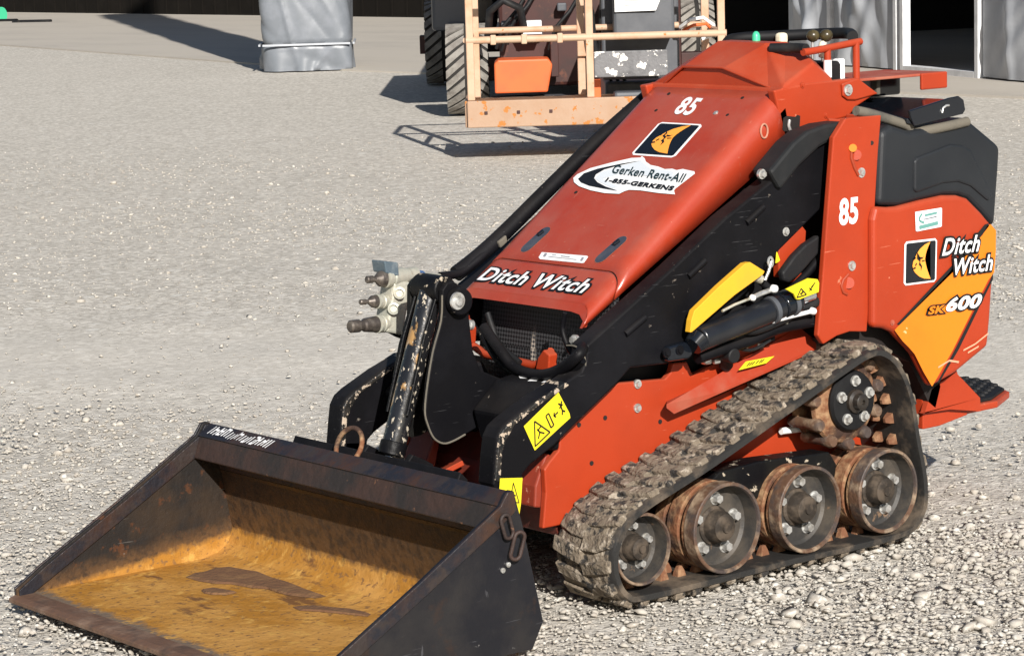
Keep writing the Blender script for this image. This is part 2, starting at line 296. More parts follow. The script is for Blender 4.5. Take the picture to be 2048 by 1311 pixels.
# ================================================================ the yard
def ground():
    # one sheet: fine near the camera, coarse far away
    xs=np.concatenate([np.linspace(-900,-45,12),np.linspace(-42,-6,60),np.linspace(-5.6,3.2,200),np.linspace(4,45,16),np.linspace(80,900,8)])
    ys=np.concatenate([np.linspace(-900,-75,12),np.linspace(-70,-6,80),np.linspace(-5.6,3.2,200),np.linspace(4,45,16),np.linspace(80,900,8)])
    X,Y=np.meshgrid(xs,ys,indexing='ij'); 
    Z=np.zeros_like(X)
    for k in range(14):
        fx,fy=RNG.normal(0,1.2+.5*k,2); ph=RNG.uniform(0,6.28); Z+=np.sin(X*fx+Y*fy+ph)*.006/(1+.5*k)
    near=np.exp(-((np.abs(X+1)/5)**4))*np.exp(-((np.abs(Y+.5)/5)**4)); 
    Z=Z*near-.012*1.0
    Zf=np.minimum(Z,.0-.002)
    nx,ny=X.shape; co=np.stack([X,Y,Zf],-1).reshape(-1,3)
    i=np.arange(nx*ny).reshape(nx,ny); f=np.stack([i[:-1,:-1],i[1:,:-1],i[1:,1:],i[:-1,1:]],-1).reshape(-1,4)
    me=bpy.data.meshes.new('gravel_ground'); me.vertices.add(len(co)); me.vertices.foreach_set('co',co.ravel())
    me.loops.add(f.size); me.loops.foreach_set('vertex_index',f.ravel()); me.polygons.add(len(f)); me.polygons.foreach_set('loop_start',np.arange(0,f.size,4)); me.polygons.foreach_set('loop_total',np.full(len(f),4))
    me.update(); me.validate(); me.polygons.foreach_set('use_smooth',np.ones(len(f),bool))
    m=bpy.data.materials.new('crushed_limestone'); m.use_nodes=True; t=m.node_tree;N=t.nodes;Lk=t.links;b=principled(m); b.inputs['Roughness'].default_value=.9; b.inputs['Specular IOR Level'].default_value=.2
    tc=N.new('ShaderNodeTexCoord')
    def noise(sc,det=8,r=.6):
        n=N.new('ShaderNodeTexNoise'); n.inputs['Scale'].default_value=sc; n.inputs['Detail'].default_value=det; n.inputs['Roughness'].default_value=r; Lk.new(tc.outputs['Object'],n.inputs['Vector']); return n.outputs[0]
    def vor(sc,feat='F1',rand=1):
        n=N.new('ShaderNodeTexVoronoi'); n.inputs['Scale'].default_value=sc; n.feature=feat; n.inputs['Randomness'].default_value=rand; Lk.new(tc.outputs['Object'],n.inputs['Vector']); return n
    def ramp(src,lo,hi,a=0,bb=1):
        r=N.new('ShaderNodeMapRange'); r.inputs[1].default_value=lo; r.inputs[2].default_value=hi; r.inputs[3].default_value=a; r.inputs[4].default_value=bb; Lk.new(src,r.inputs[0]); return r.outputs[0]
    def mix(f_,a,c_,mode='MIX'):
        x=N.new('ShaderNodeMix'); x.data_type='RGBA'; x.blend_type=mode
        if isinstance(f_,float): x.inputs[0].default_value=f_
        else: Lk.new(f_,x.inputs[0])
        for k,v in ((6,a),(7,c_)):
            if isinstance(v,tuple): x.inputs[k].default_value=(*v,1)
            else: Lk.new(v,x.inputs[k])
        return x.outputs[2]
    c=mix(ramp(noise(.8),.38,.62),(.66,.62,.55),(.60,.565,.50))
    c=mix(ramp(noise(5,10,.75),.40,.62,.42,0),c,(.36,.335,.29))
    c=mix(ramp(noise(14),.40,.66),c,(.69,.65,.58))
    v1=vor(55); v2=vor(120)
    c=mix(ramp(v1.outputs['Color'],.1,.45,.55,0),c,(.27,.25,.215)); c=mix(ramp(v1.outputs['Color'],.80,.9,0,.8),c,(.68,.65,.595)); v0=vor(24); c=mix(ramp(v0.outputs['Distance'],.30,.60,0,.35),c,(.25,.225,.19)); c=mix(ramp(v0.outputs['Color'],.86,.93,0,.8),c,(.62,.60,.55)); c=mix(ramp(v2.outputs['Color'],.8,.95),c,(.30,.27,.235))
    h=N.new('ShaderNodeMath'); h.operation='MULTIPLY_ADD'; Lk.new(ramp(v1.outputs['Distance'],0,.9,1,0),h.inputs[0]); h.inputs[1].default_value=.6; Lk.new(noise(40),h.inputs[2])
    sp_=N.new('ShaderNodeVectorMath'); sp_.operation='DOT_PRODUCT'; Lk.new(tc.outputs['Object'],sp_.inputs[0]); sp_.inputs[1].default_value=(.77,.63,0)
    wob=N.new('ShaderNodeMath'); wob.operation='MULTIPLY_ADD'; Lk.new(noise(1.6),wob.inputs[0]); wob.inputs[1].default_value=1.2; Lk.new(sp_.outputs['Value'],wob.inputs[2])
    m1=ramp(wob.outputs[0],-4.1,-2.9); m2=ramp(wob.outputs[0],-2.3,-1.2,1,0); mm=N.new('ShaderNodeMath'); mm.operation='MULTIPLY'; Lk.new(m1,mm.inputs[0]); Lk.new(m2,mm.inputs[1])
    far=ramp(wob.outputs[0],-13,-10,1,0); mx=N.new('ShaderNodeMath'); mx.operation='MAXIMUM'; Lk.new(mm.outputs[0],mx.inputs[0]); Lk.new(far,mx.inputs[1])
    c=mix(ramp(mm.outputs[0],0,1,0,.45),c,(.575,.54,.48)); Lk.new(c,b.inputs['Base Color'])
    h2=N.new('ShaderNodeMath'); h2.operation='MULTIPLY_ADD'; Lk.new(ramp(v2.outputs['Distance'],0,.9,1,0),h2.inputs[0]); h2.inputs[1].default_value=.35; Lk.new(h.outputs[0],h2.inputs[2])
    bp=N.new('ShaderNodeBump'); bp.inputs['Distance'].default_value=.011; Lk.new(ramp(mx.outputs[0],0,1,.56,.22),bp.inputs['Strength']); Lk.new(h2.outputs[0],bp.inputs['Height']); Lk.new(bp.outputs[0],b.inputs['Normal'])
    structure(newobj('ground',me,None,m))
ground()

def stones():
    ico=bmesh.new(); bmesh.ops.create_icosphere(ico,subdivisions=1,radius=1); V=np.array([v.co[:] for v in ico.verts]); F=np.array([[v.index for v in f.verts] for f in ico.faces]); ico.free()
    cam=np.array(CAM['loc']); r=np.array([-.775,.631]); fw=np.array([-.627,-.779])
    pos=[];siz=[]
    n=330000
    b=RNG.uniform(3.4,19,n)**1.0; half=b*.215+.3
    a=RNG.uniform(-1,1,n)*half
    P=cam[:2]+r*a[:,None]+fw*b[:,None]
    # patches of loose stone and of trodden fines
    dens=np.zeros(n)
    for k in range(9):
        fx,fy=RNG.normal(0,1.1,2); dens+=np.sin(P[:,0]*fx+P[:,1]*fy+RNG.uniform(0,6.28))
    dens=1/(1+np.exp(-1.1*dens)); 
    right=1/(1+np.exp(-(a-.55)*5))*(b<6.3); dens=np.clip(dens*.75+right*.9+.06,0,1)
    # near stones bigger share of the picture: keep more of them near
    q=P@np.array([.77,.63])+RNG.normal(0,.18,n); band=1/(1+np.exp(-(q+4.15)*6))*(1/(1+np.exp((q+2.25)*6))); dens=dens*(1-.90*band); dens*=np.where(q<-11,.5,1)
    dens*=np.clip(1.35-b/16,.35,1)
    keep=RNG.uniform(0,1,n)<dens*np.clip(7/b,.25,1)
    P=P[keep];b=b[keep];dn=dens[keep]
    s=RNG.lognormal(math.log(.0031),.58,len(P)); s=np.clip(s,.0018,.018); s[b>9]*=1.15; a_=((P-cam[:2])@r); s=np.where((a_>.45)&(b<6.6),s*RNG.uniform(.9,1.7,len(s)),s)
    n=len(P)
    ang=RNG.uniform(0,6.28,n); sc=np.stack([s*RNG.uniform(.8,1.5,n),s*RNG.uniform(.7,1.2,n),s*RNG.uniform(.4,.65,n)],-1)
    jit=RNG.uniform(.62,1.3,(n,len(V),1)); W=V[None]*jit
    for _ in range(4):      # knock flat facets off each chip
        nn_=RNG.normal(size=(n,3)); nn_/=np.linalg.norm(nn_,axis=1,keepdims=True); dd_=RNG.uniform(.35,.75,n)
        ov=np.maximum(0,np.einsum('nvk,nk->nv',W,nn_)-dd_[:,None]); W=W-ov[...,None]*nn_[:,None,:]
    W=W*sc[:,None,:]
    ca,sa=np.cos(ang),np.sin(ang); tl=RNG.normal(0,.35,n)
    y2=W[...,1]*np.cos(tl)[:,None]-W[...,2]*np.sin(tl)[:,None]; z2=W[...,1]*np.sin(tl)[:,None]+W[...,2]*np.cos(tl)[:,None]
    x3=W[...,0]*ca[:,None]-y2*sa[:,None]; y3=W[...,0]*sa[:,None]+y2*ca[:,None]
    co=np.stack([x3+P[:,0:1],y3+P[:,1:2],z2-.0105+(sc[:,2]*.15)[:,None]],-1).reshape(-1,3)
    f=(F[None]+(np.arange(n)*len(V))[:,None,None]).reshape(-1,3)
    me=bpy.data.meshes.new('loose_gravel'); me.vertices.add(len(co)); me.vertices.foreach_set('co',co.ravel())
    me.loops.add(f.size); me.loops.foreach_set('vertex_index',f.ravel()); me.polygons.add(len(f)); me.polygons.foreach_set('loop_start',np.arange(0,f.size,3)); me.polygons.foreach_set('loop_total',np.full(len(f),3)); me.update()
    m=mat('stone_chips',(.44,.41,.36),.9,spec=.15,n2=(.36,.325,.28),nscale=38,lo=.44,hi=.58,n3=(.54,.52,.475),n3scale=60,n3lo=.54,n3hi=.60)
    o=newobj('loose_gravel',me,None,m); o['kind']='stuff'; print('stones',n)
stones()

# concrete apron in front of the shed
conc=mat('apron_concrete',(.46,.42,.36),.85,n2=(.41,.375,.325),nscale=1.2,n3=(.46,.42,.37),n3scale=7,bump=.25,bscale=30,stretch=(1,.35,1))
structure(prism('concrete_apron',[(-12.9,-18.6),(-12.86,-17.9),(-12.77,-9.03),(-12.5,-1),(-40,-1),(-40,-60),(-20,-60)],2,-.03,.006,None,conc,bevel=0))
# ---- the far barn; shade of its open bays is painted as near-black siding
tinm=mat('bay_shade_siding',(.009,.0075,.006),.9,spec=.1,n2=(.012,.010,.008),nscale=3)
barn=thing('barn','long barn wall across the far end of the yard, bay shade painted into its dark colour','barn',(-24,-40,0))
bm=bmesh.new(); add_box(bm,(-26.6,-42,2.6),(8,60,5.2)); 
for k in range(150): add_box(bm,(-22.60,-71.6+k*.4,2.6),(.02,.05,5.16))
bm_obj('wall',bm,barn,tinm)
bm=bmesh.new(); add_prism(bm,[(-31.2,5.0),(-26.6,7.4),(-22.0,5.0),(-22.0,5.2),(-26.6,7.6),(-31.2,5.2)],1,-72.6,-11.4); bm_obj('roof',bm,barn,mat('barn_roof_tin',(.2,.2,.2),.5,metal=.4))
# ---- the open shed on the right with white posts and hanging tarps
shed=thing('open_shed','open shed with white steel posts, dark bays and a pale floor behind the machine','shed',(-16.5,-11,0))
E0=Vector((-14.169,-10.217,0)); E=Vector((-.346,-.938,0)).normalized(); Nn=Vector((.938,-.346,0)).normalized()   # along the front, outwards
FR=Matrix((E,-Nn,Vector((0,0,1)))).transposed()
def F(s,dp,z): return E0+E*s-Nn*dp+Vector((0,0,z))
wpost=mat('white_post_paint',(.78,.79,.80),.4,n2=(.62,.63,.64),nscale=6)
M['liftgrey2']=mat('racking_brown',(.06,.04,.03),.8)
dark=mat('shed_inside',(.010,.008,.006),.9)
def fbox(name,s0,s1,d0,d1,z0,z1,parent,m,bevel=.004):
    bm=bmesh.new(); add_box(bm,F((s0+s1)/2,(d0+d1)/2,(z0+z1)/2),(s1-s0,d1-d0,z1-z0),FR); return bm_obj(name,bm,parent,m,bevel=bevel)
def s_of(px): # distance along the front of the photographed posts, measured once
    return {2048:0,1975:.78,1786:2.21,1778:2.29,1668:3.69,1600:4.55,1590:4.62,1430:7.2}[px]
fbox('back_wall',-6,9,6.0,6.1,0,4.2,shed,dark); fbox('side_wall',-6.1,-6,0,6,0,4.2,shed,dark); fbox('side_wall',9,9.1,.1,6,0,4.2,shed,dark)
fbox('roof',-6.6,9.6,-.5,6.6,4.2,4.35,shed,mat('shed_roof_tin',(.35,.36,.38),.4,metal=.5)); fbox('header_beam',-6,9,-.06,.06,3.9,4.18,shed,wpost)
for k_ in range(5): fbox('racking_shelf',-1.2+k_*1.9,-.1+k_*1.9,4.6,5.2,.5,.56,shed,mat('racking_grey',(.05,.045,.04),.8)); fbox('racking_shelf',-1.2+k_*1.9,-.1+k_*1.9,4.6,5.2,1.1,1.16,shed,'liftgrey2')
fbox('floor_slab',-6,9,.12,5.98,.0,.03,shed,conc)
for s0,s1 in ((.70,.765),(2.10,2.165),(2.235,2.30),(3.62,3.69),(7.0,7.08),(-3.0,-2.92)): fbox('post',s0,s1,-.05,.03,0,3.9,shed,wpost)
fbox('door_sill',.77,2.10,-.05,.05,.0,.06,shed,wpost)
def tarp(name,s0,s1,z1,label,seed,parent=None,amp=.05,dp=0,bag=0):
    r=np.random.default_rng(seed); ns,nz=90,90; bm=bmesh.new(); fr=[(r.normal(0,1.2),r.normal(0,.5),r.uniform(0,6.28),r.uniform(.4,1)) for _ in range(9)]
    creases=[(r.uniform(0,1),r.uniform(0,1),r.uniform(-1.2,1.2),r.uniform(.012,.035)) for _ in range(12)]
    for side in (0,1):
        V=[]
        for i in range(ns+1):
            row=[]
            for j in range(nz+1):
                u=i/ns;v=j/nz; x=u*(s1-s0);z=v*z1
                d=sum(a_*math.sin(fx*x*2.5+fz*z*2.5+ph) for fx,fz,ph,a_ in fr)*amp*.22
                for cu_,cv_,an,wd in creases:
                    dd=(x-cu_*(s1-s0))*math.cos(an)+(z-cv_*min(z1,2.0))*math.sin(an); d+=amp*.45*math.exp(-(dd/(wd*4.0))**2)
                d*=min(1,6*u,6*(1-u)); 
                d+=bag*math.exp(-v*z1*4)*.5
                row.append(bm.verts.new(F(s0+x,dp-d+side*.012,.02+z)))
            V.append(row)
        for i in range(ns):
            for j in range(nz): bm.faces.new((V[i][j],V[i+1][j],V[i+1][j+1],V[i][j+1]))
        if side==0: A=V
    for i in range(ns):
        for j_ in (0,nz): bm.faces.new((A[i][j_],A[i+1][j_],V[i+1][j_],V[i][j_]))
    for j in range(nz):
        for i_ in (0,ns): bm.faces.new((A[i_][j],A[i_][j+1],V[i_][j+1],V[i_][j]))
    o=bm_obj(name,bm,parent,'curtain',smooth=80); 
    if label: tagm(o,label,'tarp')
    return o
M['curtain']=mat('pale_grey_tarp',(.38,.40,.43),.4,spec=.5,n2=(.44,.46,.49),nscale=5,bump=.06,bscale=10)
M['tarp']=mat('silver_grey_tarp',(.155,.17,.19),.4,spec=.5,n2=(.19,.205,.23),nscale=5,bump=.06,bscale=10)
tarp('tarp_curtain',-2.6,.66,3.8,'creased silver grey tarp at the far right edge, beyond the wide dark bay',3,amp=.055,dp=-.02)
tarp('tarp_curtain',2.34,3.58,3.8,'grey tarp curtain between two white posts behind the orange handle bar',5,amp=.06,dp=-.02)
tarp('tarp_curtain',3.74,4.62,3.8,'narrow grey tarp curtain left of the white posts behind the black lever knobs',8,amp=.05,dp=-.02)
# ---- tall wrapped column on the left
wc=thing('wrapped_column','tall square column wrapped in shiny grey tarp, standing alone left of the boom lift','column',(-12.9,-18.7,0))
def wrapped():
    r=np.random.default_rng(21); bm=bmesh.new(); cxy=Vector((-12.87,-18.76,0)); A=Vector((-.80,.60,0)).normalized(); B=Vector((-.6,-.8,0)); B=Vector((A.y*-1,A.x,0))
    n=168; rows=[]; hz=[k*.03 for k in range(60)]+[1.8+k*.35 for k in range(28)]
    cr=[(r.uniform(0,1),r.uniform(.0,1.5),r.uniform(-1.3,1.3),r.uniform(.02,.05),r.uniform(.5,1.2)*r.choice([-1,1])) for _ in range(34)]
    fr=[(r.integers(1,6),r.normal(0,3),r.uniform(0,6.28),r.uniform(.4,1)) for _ in range(8)]
    for z in hz:
        row=[]
        for k in range(n):
            th=2*math.pi*k/n; c_,s_=math.cos(th),math.sin(th); p=5.5
            rad=.5/((abs(c_)**p+abs(s_)**p)**(1/p)); u=k/n
            d=sum(a*math.sin(2*math.pi*f*u*2+g*z+ph) for f,g,ph,a in fr)*.012
            for cu_,cz_,an,wd,sg in cr:
                du=((u-cu_+.5)%1-.5)*4; dd=du*math.cos(an)+(z-cz_)*math.sin(an); al=-du*math.sin(an)+(z-cz_)*math.cos(an); d+=sg*.030*math.exp(-abs(dd)/wd)*math.exp(-(al/.45)**2)
            if .24<z<.30: d-=.03
            if z<.2: d+=.03*math.sin(14*u*6.28)*(.2-z)*5*.5
            rr=rad+d; row.append(bm.verts.new(cxy+A*(rr*c_*.94)+B*(rr*s_*.94)+Vector((0,0,z))))
        rows.append(row)
    for a,b in zip(rows[:-1],rows[1:]):
        for k in range(n): bm.faces.new((a[k],a[(k+1)%n],b[(k+1)%n],b[k]))
    bm.faces.new(rows[-1]); bm.faces.new(rows[0][::-1])
    bm_obj('tarp_wrap',bm,wc,'tarp',smooth=80)
    bm=bmesh.new()
    for sgn in (1,-1):
        add_box(bm,cxy+B*(-.485*sgn)+Vector((0,0,.27)),(.9,.02,.020),Matrix((A,B,Vector((0,0,1)))).transposed())
        add_box(bm,cxy+A*(.485*sgn)+Vector((0,0,.27)),(.02,.9,.020),Matrix((A,B,Vector((0,0,1)))).transposed())
    bm_obj('pale_strap',bm,wc,'curtain')
wrapped()
# green thing at the left border, far away
gt=thing('hose_reel','bright green hose reel lying on the ground at the far left edge','hose reel',(-19.9,-38.9,0))
lathe('drum',(-19.9,-38.75,.10),(.3,-.9,0),[(-.28,.14),(-.24,.14),(-.24,.08),(.24,.08),(.24,.14),(.28,.14)],gt,'green',seg=24)
bm=bmesh.new(); add_tube(bm,[(-19.6,-38.4,.02),(-19.5,-38.1,.02),(-19.8,-37.6,.02),(-19.4,-37.0,.02),(-19.8,-36.4,.02)],.03,8); bm_obj('hose',bm,gt,'rubber',smooth=50)

# ================================================================ boom lift (orange, behind)
LO=Vector((-6.93,-8.50,0)); LR=Vector((-.775,.631,0)).normalized(); LF=Vector((-.631,-.775,0)).normalized()
LM=Matrix((LR,LF,Vector((0,0,1)))).transposed()
def L(a,b,z): return LO+LR*a+LF*b+Vector((0,0,z))
M['peach']=mat('sun_bleached_orange',(.50,.34,.23),.6,n2=(.48,.27,.16),nscale=9,chips=(.42,.15,.03),chip_scale=22,chip_lo=.66,chip_hi=.68,bump=.08)
M['toe']=mat('faded_toe_board_paint',(.36,.235,.155),.6,n2=(.34,.21,.13),nscale=7,chips=(.40,.15,.03),chip_scale=13,chip_lo=.60,chip_hi=.615,bump=.08)
M['liftorange']=mat('lift_orange',(.70,.13,.03),.45,n2=(.64,.115,.03),nscale=6)
M['maroon']=mat('dirty_red_brown',(.045,.010,.007),.6,n2=(.025,.008,.006),nscale=6,n3=(.10,.03,.015),n3scale=12,n3lo=.6,n3hi=.7)
M['liftgrey']=mat('lift_grey_plastic',(.07,.075,.085),.5,n2=(.09,.095,.105),nscale=8)
M['tyre']=mat('dusty_tyre',(.24,.225,.20),.9,n2=(.15,.135,.12),nscale=10,bump=.4,bscale=50)
M['tyreside']=mat('black_tyre_side',(.012,.012,.014),.6)
lift=thing('boom_lift','faded orange boom lift with a railed work basket standing behind the small red loader','boom lift',tuple(L(.7,3,0)))
def lbox(name,a0,a1,b0,b1,z0,z1,parent,m,bevel=.006):
    bm=bmesh.new(); add_box(bm,L((a0+a1)/2,(b0+b1)/2,(z0+z1)/2),(a1-a0,b1-b0,z1-z0),LM); return bm_obj(name,bm,parent,m,bevel=bevel)
def ltube(name,pts,r,parent,m): return tube(name,[L(*p) for p in pts],r,parent,m,seg=10)
BZ=.20
bk=lbox('basket',0,1.58,.02,.80,BZ+.02,BZ+.05,lift,'peach')
lbox('toe_board',-.005,1.585,-.02,.012,BZ,BZ+.165,bk,'toe'); lbox('toe_board',.02,1.56,.80,.82,BZ+.02,BZ+.13,bk,'peach')
lbox('toe_board',-.02,.012,.014,.80,BZ,BZ+.165,bk,'toe'); lbox('toe_board',1.568,1.60,.014,.80,BZ,BZ+.165,bk,'toe')
pw=.023
for a in (0,.735,1.545): lbox('rail_post',a,a+2*pw,-.018,.028,BZ+.167,BZ+1.08,bk,'peach')
for a,b in ((.02,.79),(.70,.79),(1.50,.79)): lbox('rail_post',a,a+.05,b,b+.05,BZ+.13,BZ+1.08,bk,'peach')
for z in (BZ+.535,BZ+1.10): ltube('rail',[(-.0,.0,z),(1.60,.0,z)],.023,bk,'peach')
for z in (BZ+.56,BZ+1.10): ltube('rail',[(.02,.81,z),(.70,.81,z)],.021,bk,'peach'); ltube('rail',[(.76,.81,z),(1.52,.81,z)],.021,bk,'peach')
for z in (BZ+.535,BZ+1.10):
    ltube('rail',[(.0,.03,z),(.02,.79,z)],.02,bk,'peach'); ltube('rail',[(1.58,.03,z),(1.56,.79,z)],.02,bk,'peach')
# rotator, control box and boom end behind the basket
lbox('control_box',.93,1.32,.62,.80,BZ+.50,BZ+1.15,lift,'liftgrey',bevel=.02)
lbox('platform_bracket',.86,1.36,.84,.98,BZ+.22,BZ+.86,lift,'liftgrey',bevel=.015)
bb=lbox('bumper_plate',.80,1.27,.60,.64,BZ+.25,BZ+.415,lift,mat('scuffed_bumper',(.16,.16,.165),.6,n2=(.10,.10,.105),nscale=14,chips=(.75,.73,.68),chip_scale=15,chip_lo=.56,chip_hi=.575,bump=.3,bscale=50))
lbox('boom_end',.88,1.30,1.0,2.4,BZ+.02,BZ+.20,lift,mat('boom_dark',(.055,.06,.068),.45,n2=(.09,.09,.1),nscale=10),bevel=.02)
lbox('boom',.93,1.22,2.4,9.5,BZ+.25,BZ+.62,lift,'maroon',bevel=.01)
lbox('foot_switch',.92,1.30,.50,.72,BZ+.06,BZ+.16,lift,'liftgrey',bevel=.02)
ltube('cable',[(.70,.62,BZ+1.0),(.75,.60,BZ+.8),(.79,.60,BZ+.66),(.80,.63,BZ+.5),(.83,.66,BZ+.3)],.022,lift,'rubber')
ltube('cable',[(1.36,.70,BZ+.55),(1.42,.60,BZ+.60),(1.50,.62,BZ+.61),(1.57,.66,BZ+.56),(1.58,.7,BZ+.50),(1.50,.72,BZ+.47)],.012,lift,'white')
ltube('cable',[(1.38,.72,BZ+.53),(1.44,.60,BZ+.565),(1.52,.62,BZ+.57),(1.56,.66,BZ+.53)],.010,lift,'liftorange')
lbox('latch',.70,.78,.76,.85,BZ+.38,BZ+.50,lift,'peach'); 
lbox('bracket_foot',.755,.84,.60,.66,BZ+.07,BZ+.24,lift,'liftorange')
# operator manual sheets hanging on the control box
sh=poly('instruction_sheet',[L(.94,.60,BZ+1.12),L(1.30,.60,BZ+1.12),L(1.26,.60,BZ+.80),L(1.20,.59,BZ+.665),L(.94,.60,BZ+.662)],lift,'white')
polys('print_band',[[L(.95,.597,BZ+z0),L(1.27,.597,BZ+z0),L(1.265,.597,BZ+z1),L(.95,.597,BZ+z1)] for z0,z1 in ((.905,.935),)],sh,mat('faded_red_print',(.55,.22,.18),.6))
lines=[]
for z in (.70,.715,.73,.745,.86,.875,.89,.955,.97,.985,1.0): 
    lines.append([L(1.0,.596,BZ+z),L(1.19,.596,BZ+z),L(1.19,.596,BZ+z+.005),L(1.0,.596,BZ+z+.005)])
polys('print_lines',lines,sh,mat('faded_grey_print',(.42,.38,.38),.6))
lbox('sheet_gap',.94,1.25,.592,.599,BZ+.775,BZ+.815,sh,'liftgrey',bevel=0)
# chassis
for a_ in (.10,.30,.50,.95,1.2,1.45): lbox('floor_bolt',a_,a_+.02,-.026,-.018,BZ+.08,BZ+.10,bk,'maroon',bevel=.002)
for k_,a_ in enumerate((.15,.34,.56)): lbox('rail_clamp',a_,a_+.035,-.03,.03,BZ+.505,BZ+.565,bk,'peach',bevel=.006)
for k_ in range(3): ltube('control_cable',[(.90+.03*k_,.84,BZ+1.1),(.86+.02*k_,.86,BZ+.7),(.84+.03*k_,.9,BZ+.35),(.95+.05*k_,1.1,BZ+.15)],.010,lift,'rubber')
ch=lbox('chassis',.18,1.55,3.7,9.6,.22,1.02,lift,'maroon',bevel=.03)
lbox('deck_cover',.15,1.6,3.9,9.4,1.02,1.9,lift,'maroon',bevel=.05)
bm=bmesh.new(); pts=[(.10,.20),(.49,.20),(.53,.40),(.50,.445),(.13,.445),(.10,.42)]
vs0=[bm.verts.new(L(a+.04,3.30,z)) for a,z in pts]; vs1=[bm.verts.new(L(a+.04,3.7,z)) for a,z in pts]
bm.faces.new(vs0); bm.faces.new(vs1[::-1])
for i in range(6): bm.faces.new((vs0[i],vs0[(i+1)%6],vs1[(i+1)%6],vs1[i]))
bm_obj('front_cover',bm,lift,'liftorange',bevel=.012)
lbox('axle',-.1,1.9,4.1,4.3,.25,.42,lift,'maroon')
lbox('deck_skirt',-.35,.16,4.6,7.6,.62,1.3,lift,'gloss',bevel=.03)
for a_,z_ in ((.20,.66),(.30,.72),(.44,.60),(.62,.78)): lbox('valve_block',a_,a_+.07,3.58,3.68,z_,z_+.06,lift,'liftgrey',bevel=.01)
for k_,(a_,z_) in enumerate(((.16,.52),(.20,.50),(.24,.55),(.55,.5))): ltube('hydraulic_hose',[(a_,3.55,z_),(a_+.05,3.48,z_+.16),(a_+.16,3.5,z_+.28),(a_+.24,3.6,z_+.40)],.014,lift,'rubber')
lbox('frame_rail',.56,.62,3.5,3.62,.30,.60,lift,'maroon'); lbox('step_plate',.10,.95,3.3,3.7,.12,.16,lift,'liftgrey')
ltube('hydraulic_hose',[(.10,3.5,.62),(.12,3.4,.80),(.22,3.35,.88),(.34,3.38,.82),(.38,3.5,.62)],.03,lift,'rubber')
lbox('valve_block',.36,.50,3.45,3.6,.62,.72,lift,'white'); 
def tyre(a,b,rad,wd,label=None):
    c_=L(a,b,rad); ax=LR
    t=lathe('tyre',c_-ax*(wd/2),ax,[(0,rad*.55),(0.0,rad*.93),(wd*.06,rad*.955),(wd*.94,rad*.955),(wd,rad*.93),(wd,rad*.55)],lift,'tyreside',seg=48,smooth=30)
    bm=bmesh.new(); n=24
    for k in range(n):
        for sgn in (-1,1):
            th=2*math.pi*(k+(.5 if sgn>0 else 0))/n
            steps=5; prev=None
            for q in range(steps+1):
                u=q/steps; x=sgn*(.02+u*(wd/2-.015)); t2=th+u*.34
                ring=[]
                for dt in (-.088,.088):
                    for rr in (rad*.93,rad):
                        tt=t2+dt; ring.append(bm.verts.new(c_+ax*x+LF*(rr*math.cos(tt))+Vector((0,0,rr*math.sin(tt)))))
                if prev:
                    p_=prev; r_=ring
                    for i0,i1 in ((0,1),(1,3),(3,2),(2,0)): bm.faces.new((p_[i0],p_[i1],r_[i1],r_[i0]))
                else: bm.faces.new((ring[0],ring[1],ring[3],ring[2]))
                prev=ring
            bm.faces.new((prev[0],prev[2],prev[3],prev[1]))
    bm_obj('tread_lugs',bm,t,'tyre')
    bm=bmesh.new(); add_lathe(bm,c_-ax*(wd/2-.001),ax,[(wd*.02,rad*.955),(wd*.02,rad*.962),(wd*.98,rad*.962),(wd*.98,rad*.955)],48); bm_obj('tread_band',bm,t,mat('tyre_groove',(.02,.018,.016),.9),smooth=30)
    lathe('rim',c_-ax*(wd/2+.004),ax,[(0,.02),(0,rad*.2),(.03,rad*.5),(.0,rad*.56),(wd*.9,rad*.56),(wd*.9,.02)],t,'liftorange',seg=32)
    return t
tyre(-.07,4.15,.345,.31); tyre(-.35,8.3,.38,.34); tyre(1.42,6.4,.345,.31); tyre(2.0,8.9,.345,.31)
lbox('axle',-.6,2.1,8.8,9.0,.25,.42,lift,'maroon')
def strokes(name,f,segs,w,parent,m='ink',lift=.001):
    L_=[]
    for (a,b) in segs:
        p=Vector((a[0],a[1],0));q=Vector((b[0],b[1],0)); d=(q-p)
        asp=(f(0,1)-f(0,0)).length/(f(1,0)-f(0,0)).length
        dd=Vector((d.x,d.y*asp,0)).normalized(); nx=-dd.y*w; ny=dd.x*w/asp
        L_.append([f(p.x+nx,p.y+ny,lift),f(q.x+nx,q.y+ny,lift),f(q.x-nx,q.y-ny,lift),f(p.x-nx,p.y-ny,lift)])
    return polys(name,L_,parent,m)
# ================================================================ the small tracked loader
ML=thing('mini_track_loader','red-orange stand-on track loader with black arms and a rusty bucket','loader',(-.6,0,0))
# ---------- undercarriage
def catmull_closed(pts,n=8):
    out=[];m=len(pts)
    for i in range(m):
        p0,p1,p2,p3=[np.array(pts[(i+k)%m]) for k in (-1,0,1,2)]
        for k in range(n):
            t=k/n; out.append(.5*((2*p1)+(-p0+p2)*t+(2*p0-5*p1+4*p2-p3)*t*t+(-p0+3*p1-3*p2+p3)*t**3))
    return out
def resample_closed(pts,step):
    pts=[np.array(p) for p in pts]; seg=[np.linalg.norm(pts[(i+1)%len(pts)]-pts[i]) for i in range(len(pts))]; Ltot=sum(seg); n=max(3,round(Ltot/step)); out=[]; 
    acc=0;i=0;d=0
    for k in range(n):
        tgt=Ltot*k/n
        while acc+seg[i]<tgt: acc+=seg[i]; i+=1
        t=(tgt-acc)/seg[i]; out.append(pts[i]*(1-t)+pts[(i+1)%len(pts)]*t)
    return out
